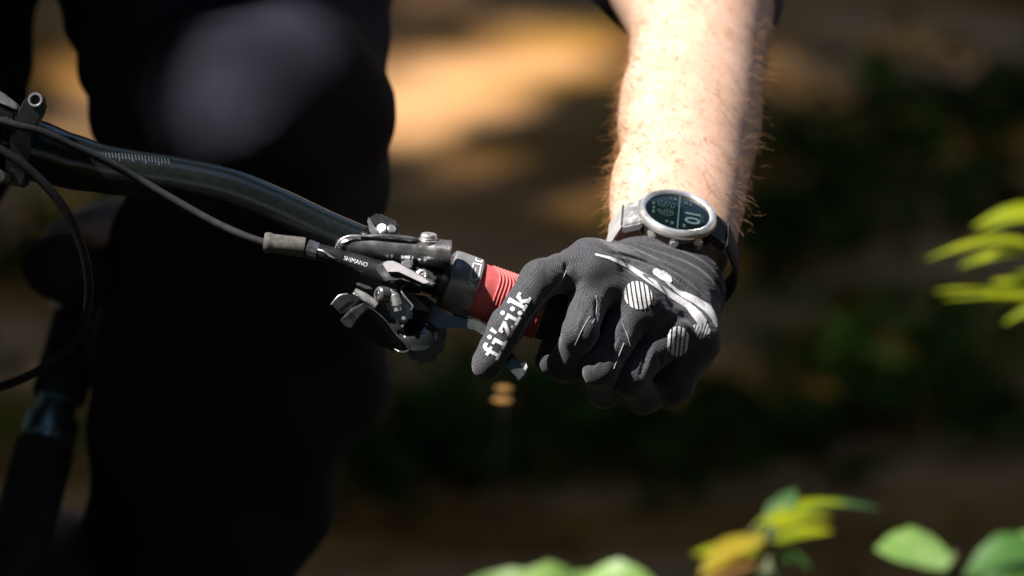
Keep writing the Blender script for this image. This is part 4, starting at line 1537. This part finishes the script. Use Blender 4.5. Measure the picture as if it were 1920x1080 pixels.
def lp(x, y):
    q = ORG + BU * (x * K_) + BT * (y * K_)
    return (q.x, q.y)


def lpoly(pts):
    return inside([lp(*p) for p in pts])


def rect(x0, y0, x1, y1):
    return lpoly([(x0, y0), (x1, y0), (x1, y1), (x0, y1)])


def dot(x, y, r_):
    return lpoly([(x + r_ * math.cos(a_), y + r_ * math.sin(a_)) for a_ in np.linspace(0, 2 * math.pi, 13)[:-1]])


glyphs = [rect(1, 0, 20, 5.5), rect(6.5, 0, 13.5, 31), lpoly([(6.5, 28), (9, 35), (14, 38), (21, 37), (21, 31), (15, 31.5), (13.5, 28)]), rect(0, 20.5, 19, 26),
          rect(24, 0, 43, 5.5), rect(30.5, 0, 37.5, 26), rect(25, 20.5, 37.5, 26), dot(33.6, 34.5, 4.2),
          lpoly([(44.5, 27), (49, 27), (52.5, 40), (45, 40)]),
          rect(52, 0, 74, 5.5), rect(52, 20.5, 74, 26), lpoly([(52, 5), (65, 21), (74, 21), (61, 5)]), rect(69, 0, 74, 9), rect(52, 17, 57, 26),
          rect(77, 0, 96, 5.5), rect(83.5, 0, 90.5, 26), rect(78, 20.5, 90.5, 26), dot(86.6, 34.5, 4.2),
          dot(102, 6, 4.6), dot(102, 22, 4.6),
          rect(109, 0, 123, 5), rect(112, 0, 119, 37), rect(108.5, 32, 119, 37), lpoly([(118, 11), (127, 26), (135, 26), (122, 9)]), lpoly([(120, 14), (125, 17), (134, 5), (126, 3)]), rect(126, 0, 138, 5), rect(125, 21.5, 137, 26)]
decal('lettering', glove_bvh, glyphs, 0.7, 'print', glove)


def thread(name, pts, w=1.1, m='seam', lift=.0001):
    path = []
    for x, y in pts:
        p = onto(glove_bvh, x, y, lift)
        if p is not None and (not path or (p - path[-1]).length < .02):
            path.append(p)
    if len(path) > 1:
        return tube(name, path, w * PX, m, glove, seg=6, n=4)


def dense(pts, n=6):
    o, _ = catmull([(x, y) for x, y in pts], [1] * len(pts), n)
    return [tuple(p) for p in o]


thread('finger_seam', dense(U1([(606, 262), (588, 300), (556, 345), (510, 395), (462, 448), (420, 505), (382, 560), (352, 615), (332, 655)])), 1.3)
thread('web_seam', dense(U1([(772, 402), (778, 450), (770, 515), (752, 560)])), 1.0)
thread('web_seam', dense(U1([(742, 520), (715, 560), (688, 610), (655, 680)])), 1.3)
thread('web_seam', dense(U1([(920, 560), (942, 610), (955, 650), (965, 690)])), 1.0)
thread('web_seam', dense(U1([(930, 670), (905, 730), (872, 815)])), 1.2)
thread('web_seam', dense(U1([(1120, 840), (1135, 830), (1155, 822)])), 1.6)
thread('tip_seam', dense(U1([(72, 840), (110, 868), (160, 868), (200, 845), (232, 815)])), 1.4, 'rubber')

# ---- forearm hair
def build_hair():
    vv, ff = [], []

    def strand(root, nrm, flow, L, curl, r0_):
        side_ = nrm.cross(flow).normalized()
        base = len(vv)
        n = 6
        pts = []
        for i in range(n):
            t = i / (n - 1)
            pts.append(root + nrm * (L * (.55 * t - .22 * t * t)) + flow * (L * (.35 * t + .45 * t * t)) + side_ * (curl * L * math.sin(2.2 * t)))
        x, y, _ = frame_of(pts[-1] - pts[0])
        for i, p in enumerate(pts):
            rr = r0_ * (1 - .75 * i / (n - 1))
            for k in range(3):
                a_ = 2 * math.pi * k / 3
                vv.append(tuple(p + (x * math.cos(a_) + y * math.sin(a_)) * rr))
        for i in range(n - 1):
            for k in range(3):
                ff.append((base + i * 3 + k, base + i * 3 + (k + 1) % 3, base + (i + 1) * 3 + (k + 1) % 3, base + (i + 1) * 3 + k))
    rnd = random.Random(4)
    made = 0
    while made < 2900:
        t = rnd.uniform(.028, .24)
        a_ = rnd.uniform(-.8, math.pi + .8)
        c = arm_at(t)
        d = (TRV * math.cos(a_) + NRM * math.sin(a_))
        h = body_bvh.ray_cast(c + d * .12, -d, .13)
        if h[0] is None:
            continue
        edge = abs(math.cos(a_))
        if math.cos(a_) > .45 and rnd.random() < .3:
            continue
        if rnd.random() > .35 + .65 * edge:
            continue
        nr = h[1] if h[1].dot(d) > 0 else -h[1]
        flow = (-ARM * .75 + TRV * (rnd.gauss(.35, .5)) * (1 if math.cos(a_) > 0 else -1) * .6 + Vector((rnd.gauss(0, .3), rnd.gauss(0, .3), rnd.gauss(0, .3)))).normalized()
        L = (.004 + .0105 * rnd.random() ** 1.5) * (.9 if math.cos(a_) > .2 else 1) * (.65 + .35 * edge)
        lie = .45 + .55 * edge * rnd.random()
        strand(h[0] - nr * .0002, (nr * lie + flow * (1 - lie) * .3).normalized(), flow, L, rnd.gauss(0, .22), rnd.uniform(.00008, .00015))
        made += 1
    o = link('arm_hair', from_np('arm_hair', vv, ff), 'hair', rider)
    o['kind'] = 'stuff'


build_hair()

# ================================================================== THE WATCH
WC = V(1271, 397, .060)                  # centre of the glass
vW = NRM.cross(TRV).normalized()         # towards the elbow or the hand
if vW.dot(ARM) < 0:
    vW = -vW
watch = thing('wristwatch', 'silver round sports watch with dark digital dial on the left wrist above the glove', 'watch', WC)
lathe('case', WC, NRM, [(-.0120, .0150), (-.0118, .0185), (-.0105, .0202), (-.0035, .0206), (-.0030, .0200)], mat('case_brown', (0.10, .085, .075), .35, metal=.8, rvar=.08, vscale=150), watch, 64)
bezel = lathe('bezel', WC, NRM, [(-.0038, .0195), (-.0040, .0207), (-.0032, .0218), (-.0016, .0219), (-.0006, .0216), (.0007, .0206), (.0012, .0192), (.0008, .0181), (-.0002, .0174), (-.0010, .0173)], 'steel', watch, 96, 24)
lathe('case_back_ring', WC, NRM, [(-.0126, .0180), (-.0124, .0200), (-.0116, .0206), (-.0108, .0204), (-.0106, .0180)], 'steel', watch, 64)
screen = lathe('screen', WC, NRM, [(-.0022, .0182), (-.0003, .0182), (-.0002, .0180), (-.0002, .0002)], 'glass', watch, 64)
scr = lambda u, v: WC + TRV * u + vW * v + NRM * .00012
TX, TY = -vW, TRV
text_on('digits', '10', .0118, scr(.0078, -.0030), TX, TY, 'lcd', screen, .0002, .95, 1.15)
text_on('digits', '59', .0120, scr(-.0072, .0010), TX, TY, 'lcd_dim', screen, .0004, 1.08, 1.15)
text_on('digits', '59', .0120, scr(-.0072, .0010) + NRM * .00012, TX, TY, 'glass', screen, -.0001, 1.08, 1.15)
text_on('digits', 'SAT', .0034, scr(.0128, -.0030), TX, TY, 'lcd_dim', screen).hide_render = False
bm = bmesh.new()
box_bm(bm, scr(.0005, 0), vW * .0158, TRV * .00028, NRM * .00004)
link('dial_line', bm_mesh('dial_line', bm), 'lcd', screen, False)
bm = bmesh.new()
for (u, v, hu, hv) in ((-.0132, -.004, .0007, .0016), (-.0132, .0, .0007, .0012), (-.0135, .004, .0007, .0013), (-.002, .0115, .0008, .0012), (-.0046, .0118, .0006, .0012), (-.0026, -.0118, .0008, .0014), (-.0055, -.0112, .0008, .0010), (.004, .0098, .0009, .0016), (.0066, .009, .0007, .0014), (.004, -.0125, .0008, .0015)):
    box_bm(bm, scr(u, v), vW * hv, TRV * hu, NRM * .00004)
link('dial_marks', bm_mesh('dial_marks', bm), 'lcd_dim', screen, False)
# bezel notches
bm = bmesh.new()
for k in range(12):
    a_ = 2 * math.pi * k / 12 + .26
    d = TRV * math.cos(a_) + vW * math.sin(a_)
    s_ = NRM.cross(d)
    box_bm(bm, WC + d * .0209 - NRM * .0024, d * .0009, s_ * .0012, NRM * .0010, .0003)
link('bezel_notches', bm_mesh('bezel_notches', bm), 'silver', bezel, True, 30)['kind'] = 'stuff'
# lugs
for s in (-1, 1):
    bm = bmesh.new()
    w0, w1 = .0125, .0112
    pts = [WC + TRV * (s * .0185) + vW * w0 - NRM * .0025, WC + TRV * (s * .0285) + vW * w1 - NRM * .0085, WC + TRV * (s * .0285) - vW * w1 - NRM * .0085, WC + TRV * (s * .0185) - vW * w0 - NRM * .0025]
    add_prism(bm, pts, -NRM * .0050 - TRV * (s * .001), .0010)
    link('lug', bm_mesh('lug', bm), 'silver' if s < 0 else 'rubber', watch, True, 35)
# strap: a band round the wrist
WA = arm_at((WC - A0).dot(ARM))
offn = (WC - WA).dot(NRM)
offt = (WC - WA).dot(TRV)
bm = bmesh.new()
rings = []
for j in range(41):
    t = j / 40
    a_ = R(150) + R(240) * t
    cu, cn = .0345 * math.cos(a_), .0275 * math.sin(a_)
    if j == 0:
        cu, cn = offt - .0280, offn - .0098
    elif j == 40:
        cu, cn = offt + .0280, offn - .0098
    elif j in (1, 39):
        s = -1 if j == 1 else 1
        cu, cn = s * .0338 + offt * .4, .0100
    c = WA + TRV * cu + NRM * cn
    od = (TRV * (cu / .034 ** 2) + NRM * (cn / .027 ** 2)).normalized()
    hw = .0112 if j < 4 or j > 36 else .0105
    rings.append([bm.verts.new(c + vW * hw * x_ + od * y_) for x_, y_ in ((-1, 0), (-1, .0012), (-.85, .0022), (.85, .0022), (1, .0012), (1, 0))])
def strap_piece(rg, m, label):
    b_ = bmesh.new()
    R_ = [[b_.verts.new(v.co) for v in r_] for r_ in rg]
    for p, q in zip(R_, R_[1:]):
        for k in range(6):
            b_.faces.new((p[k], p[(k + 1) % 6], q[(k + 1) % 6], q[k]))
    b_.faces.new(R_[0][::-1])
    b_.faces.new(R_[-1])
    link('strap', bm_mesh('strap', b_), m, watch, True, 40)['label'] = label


strap_piece(rings[:14], 'strap', 'light grey lit end of the strap on the thumb side')
strap_piece(rings[14:], 'rubber', 'strap side running under the wrist, shade put into its colour')  # same grey strap, coloured dark in place of shade
bm.free()
# buttons on the hand side
for u in (-.0125, .0, .0130):
    d = (TRV * u - vW * math.sqrt(.0206 ** 2 - u * u)).normalized()
    b_ = lathe('button', WC + d * .0195 - NRM * .0066, d, [(0, .0026), (.0014, .0026), (.0016, .0021), (.0030, .0021), (.0034, .0016), (.0034, .0004)] if u >= 0 else [(0, .0030), (.0008, .0029), (.0014, .0020), (.0016, .0004)], 'steel', watch, 28, 28)
